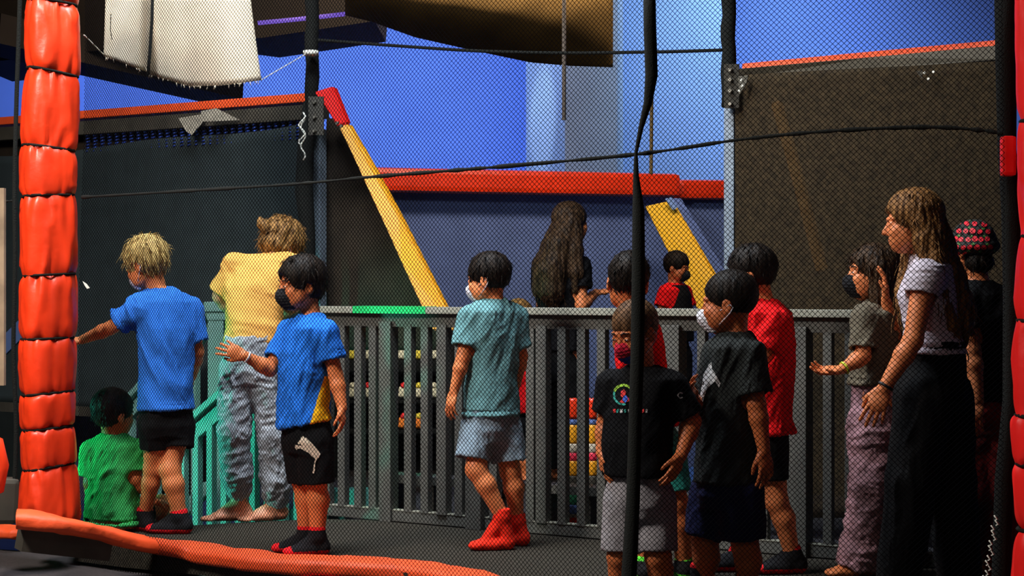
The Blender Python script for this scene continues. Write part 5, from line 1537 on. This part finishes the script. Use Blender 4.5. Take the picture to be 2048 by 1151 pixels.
shorts(p, M_blackshort, (1120, 690, 0, .14, .11), [[(J(1102, 745, .04), .10), (J(1102, 845, .03), .075), (J(1100, 935, .05), .055)], [(J(1140, 745, -.04), .10), (J(1142, 845, -.05), .075), (J(1144, 935, -.03), .055)]], seed=122, name='trousers')
hair_short('hair', p.hc, p.HB, p.hs, H_dbrown, p.root, p.h, t=.016, top=.012, low=-.10, amp=.003, seed=31, freq=20, ears=False)
long_hair('hair_length', H_dbrown, p.root, p.h, [
    [(J(1138, 440, -.05), .070), (J(1118, 490, -.10), .085), (J(1104, 540, -.12), .095), (J(1104, 580, -.12), .085), (J(1108, 606, -.11), .04)],
    [(J(1150, 450, -.08), .045), (J(1150, 500, -.12), .050), (J(1152, 545, -.14), .045), (J(1150, 580, -.14), .02)],
    [(J(1120, 460, .0), .07), (J(1088, 530, -.04), .070), (J(1078, 580, -.05), .045)]], seed=4, amp=.007, freq=50, locks=120)

# ---- far boy in red and black
p = Person('small distant boy in red t-shirt and black vest before the far yellow pad', 250, S_brown, h=.007)
p.torso(300, [(1348, 566, 0, .045, .045), (1350, 578, 0, .13, .07), (1350, 605, 0, .12, .09), (1350, 650, 0, .11, .09), (1350, 690, 0, .12, .09), (1350, 715, 0, .11, .09)])
p.head(1354, 535, 0, 300, -10, 0, 1.04)
J = p.J
shA, elA, wrA = p.arm(J(1332, 584, -.06), J(1322, 622, -.08), J(1345, 650, -.12), (.04, .032, .023)); shB, elB, wrB = p.arm(J(1368, 584, .06), J(1380, 622, .05), J(1392, 645, .0), (.04, .032, .023))
hand(p.F, wrA, (.8, -.2, 0), (0, .2, -1), .9, (.5,) * 4); hand(p.F, wrB, (.8, -.2, 0), (0, .2, -1), .9, (.5,) * 4)
lA = (J(1340, 710, 0), J(1340, 780, -.03), J(1338, 845, 0)); lB = (J(1362, 710, 0), J(1364, 780, -.03), J(1366, 845, 0))
p.leg(*lA); p.leg(*lB); foot(p.F, lA[2], (1, -.5, 0)); foot(p.F, lB[2], (1, -.5, 0))
p.body()
shirt(p, red_t, [(shA, elA, .78, .056), (shB, elB, .78, .056)], (1350, 680, 0, .125, .10), seed=131)
def vest(F_): F_.loft([(*p.J(1350, 570), .095, .090), (*p.J(1350, 590), .125, .125), (*p.J(1350, 640), .150, .138), (*p.J(1350, 682), .158, .142)], p.side, p.fwd, .02)
p.garment('vest', vest, black_t, amp=.004)
shorts(p, M_blackshort, (1350, 680, 0, .12, .095), [[(J(1340, 710, 0), .09), (J(1340, 770, -.02), .08)], [(J(1362, 710, 0), .09), (J(1364, 770, -.02), .08)]], seed=132)
hair_short('hair', p.hc, p.HB, p.hs, H_dark, p.root, p.h, t=.014, top=.012, low=-.05, amp=.004, seed=33)
face_mask(p.hc, p.HB, p.hs, M_maskk, p.root, p.h, puff=.012, loops=False)

# ---- child whose hair shows above the rail
p = Person('small child beyond the railing, only the hair showing above the top rail', 338, S_tan, h=.007)
p.torso(175, [(1040, 692, 0, .045, .045), (1040, 708, 0, .12, .065), (1040, 745, 0, .11, .085), (1040, 790, 0, .105, .085), (1040, 825, 0, .11, .09), (1040, 850, 0, .10, .085)])
p.head(1038, 640, 0, 175, 0, 0, .98)
J = p.J
for sx, d_ in ((-1, 1), (1, -1)):
    sh, el, wr = p.arm(J(1040 + sx * 38, 716, 0), J(1040 + sx * 44, 770, -.02), J(1040 + sx * 40, 815, .05), (.036, .03, .021)); hand(p.F, wr, (0, 0, -1), (-sx, 0, 0), .8, (.5,) * 4, d_)
    if sx < 0: a1 = (sh, el)
    else: a2 = (sh, el)
lA = (J(1026, 850, 0), J(1026, 905, 0), J(1026, 950, 0)); lB = (J(1054, 850, 0), J(1054, 905, 0), J(1054, 950, 0))
p.leg(*lA, r=(.06, .042, .03), calf=.042); p.leg(*lB, r=(.06, .042, .03), calf=.042); foot(p.F, lA[2], (0, 1, 0), .17); foot(p.F, lB[2], (0, 1, 0), .17)
p.body()
shirt(p, red_t, [(*a1, .6, .048), (*a2, .6, .048)], (1040, 825, 0, .118, .1), seed=141)
shorts(p, M_blackshort, (1040, 820, 0, .11, .09), [[(J(1026, 850, 0), .072), (J(1026, 895, 0), .07)], [(J(1054, 850, 0), .072), (J(1054, 895, 0), .07)]], seed=142)
hair_short('hair', p.hc, p.HB, p.hs, H_brown, p.root, p.h, t=.014, top=.012, low=-.05, amp=.004, seed=35)

# ---- seated boy in green
p = Person('dark-haired boy in green t-shirt sitting on the deck edge beside the orange column', 413, S_tan)
p.torso(208, [(226, 868, 0, .045, .045), (224, 890, 0, .125, .066), (224, 935, 0, .118, .085), (226, 990, 0, .115, .09), (228, 1030, 0, .125, .10), (228, 1054, 0, .12, .10)])
p.head(227, 829, 0, 222, -6, 0, 1.03, neck=p.J(226, 872), nr=.038)
J = p.J
shA, elA, wrA = p.arm(J(184, 902, .0), J(180, 965, .0), J(190, 1020, .10), (.037, .030, .021), dict(d=(.3, .6, -.6), palm=(0, .2, -1), sz=.84, curl=(.4,) * 4, thumb=1))
shB, elB, wrB = p.arm(J(268, 902, -.02), J(272, 958, -.05), J(306, 1000, .02), (.037, .030, .021), dict(d=(.8, .5, -.3), palm=(0, .2, -1), sz=.84, curl=(.4,) * 4, thumb=-1))
lA = (J(208, 1030, .06), J(200, 1005, .36), J(215, 1050, .40)); lB = (J(250, 1035, .04), J(322, 1008, .20), J(318, 1050, .30))
p.leg(*lA, r=(.066, .047, .033), calf=.046); p.leg(*lB, r=(.066, .046, .033), calf=.046)
foot(p.F, lA[2], (.3, 1, 0), .19); foot(p.F, lB[2], (.4, 1, 0), .19)
p.body()
shirt(p, green_t, [(shA, elA, .78, .050), (shB, elB, .72, .052)], (228, 1046, -.01, .135, .112), neckr=.054, seed=151, amp=.007)
shorts(p, M_blackshort, (228, 1024, 0, .122, .10), [[(J(208, 1030, .06), .078), (J(203, 1012, .26), .07)], [(J(250, 1035, .04), .076), (J(296, 1018, .14), .066)]], seed=152)
hair_short('hair', p.hc, p.HB, p.hs, H_dark, p.root, p.h, t=.014, top=.010, low=-.055, amp=.003, seed=37, freq=10, locks=140, lockL=.025)

# ================================================================== small things behind the railing
shelf = empty('display_shelf', at(775, 900, 318)); shelf.location.z = 0
tag(shelf, 'black open shelf behind the railing holding small bright toys', 'shelf')
Mk = M_blackrope
for y in (722, 800, 860): MB().bar(at(672, y, 318), at(905, y, 318), .22, .02).build('shelf_board', Mk, shelf)
for x in (672, 905): 
    c = at(x, 0, 318); MB().box((c.x, c.y, .48), (.012, 0, 0), (0, .11, 0), (0, 0, .48)).build('side_panel', Mk, shelf)
c = at(788, 0, 312); MB().box((c.x, c.y, .48), (.37, 0, 0), (0, .006, 0), (0, 0, .48)).build('back_panel', Mk, shelf)
Tc = {'w': mat('cream_plush', (.68, .62, .42)), 'r': mat('red_plush', (.75, .02, .02)), 'y': mat('yellow_plush', (.70, .55, .05)), 'o': mat('orange_plush', (.85, .22, .02)), 'p': mat('pink_plush', (.7, .25, .22))}
toys = [(704, 709, 'y', 'w', 'yellow and cream toy on the top board beside the boy in the black mask'), (735, 709, 'w', 'r', 'cream toy with red cap on the top board'), (806, 709, 'w', 'p', 'cream and pink toy on the top board, middle gap of the railing'), (838, 709, 'y', 'w', 'tall yellow toy on the top board right of the middle'), (867, 709, 'w', 'w', 'plain cream toy at the right end of the top board'),
        (706, 786, 'w', 'w', 'cream toy on the middle board, leftmost'), (736, 786, 'w', 'r', 'cream toy with red spot on the middle board'), (808, 786, 'w', 'r', 'white toy with red top on the middle board'), (838, 786, 'w', 'y', 'tall cream toy on the middle board'), (867, 786, 'w', 'w', 'cream toy at the right of the middle board'),
        (808, 847, 'o', 'r', 'orange toy on the bottom board, middle gap'), (838, 847, 'o', 'y', 'orange and yellow toy on the bottom board')]
for x, y, a, b2, lab in toys:
    c = V3(at(x, y - 2.6, 320)); F_ = Field(.006)
    F_.ell(c, (.034, .026, .040), None, .01); F_.ell(c + np.array([-.02, 0, .02]), (.012, .012, .016), None, .01); F_.ell(c + np.array([.02, 0, .02]), (.012, .012, .016), None, .01)
    F_.ell(c + np.array([.022, -.01, -.02]), (.016, .014, .014), None, .01); F_.ell(c + np.array([-.022, -.01, -.02]), (.016, .014, .014), None, .01)
    V, Q = F_.mesh(); t_ = empty('plush_toy', Vector(c) - Vector((0, 0, .04))); tag(t_, lab, 'toy', 'toys on the black shelf')
    mesh_np('toy_body', V, Q, Tc[a], t_)
    F_ = Field(.005); F_.ell(c + np.array([0, -.004, .040]), (.024, .022, .022), None, .01); F_.ell(c + np.array([.0, -.022, .036]), (.010, .008, .008), None, .006)
    V, Q = F_.mesh(); mesh_np('toy_head', V, Q, Tc[b2], t_)
# striped posts
for x, lab in ((1147, 'left of the two colourful banded soft posts beyond the railing'), (1186, 'right of the two colourful banded soft posts beyond the railing')):
    s_ = 402; root = empty('banded_post', at(x, 0, s_)); root.location.z = 0; tag(root, lab, 'soft post', 'banded soft posts')
    seq = [(796, 836, 'o'), (836, 848, 'b'), (848, 886, 'y'), (886, 904, 'w'), (904, 920, 'r'), (920, 950, 'y'), (950, 980, 'k'), (980, 1008, 'g'), (1008, 1026, 'b'), (1026, 1034, 'w')]
    cc = {'o': M_orange, 'b': M_fabricblue, 'y': M_yellow, 'w': M_cloth_w, 'r': M_pink, 'k': M_darksteel, 'g': mat('green_vinyl', (.03, .25, .10))}
    for y0, y1, k in seq:
        a, c = at(x, y0, s_), at(x, y1, s_); r = .030 if y0 > 800 else .034
        c.z = max(c.z, 0.0)
        MB().tube([a, a + (c - a) * .12, a + (c - a) * .88, c], [r * .92, r, r, r * .92], 14).build('band', cc[k], root)
    MB().tube([Vector((root.location.x, root.location.y, .0)), Vector((root.location.x, root.location.y, .03))], .038, 14).build('foot', M_redsock, root)
# floor step beyond the railing; its teal light is put into the colour
for x0, x1, lab in ((652, 690, 'left'), (694, 724, 'middle'), (728, 756, 'right')):
    a, c = at(x0, 976, 376), at(x1, 976, 376); m_ = (a + c) / 2
    tag(MB().box((m_.x, m_.y, a.z / 2), ((c.x - a.x) / 2 - .003, 0, 0), (0, .06, 0), (0, 0, a.z / 2), bev=.008).build('teal_lit_step', mat('teal_lit_surface', (.22, .72, .64), rough=.6, var=.2)), lab + ' of the three teal-lit step pieces behind the railing foot', 'block', 'teal-lit step pieces')
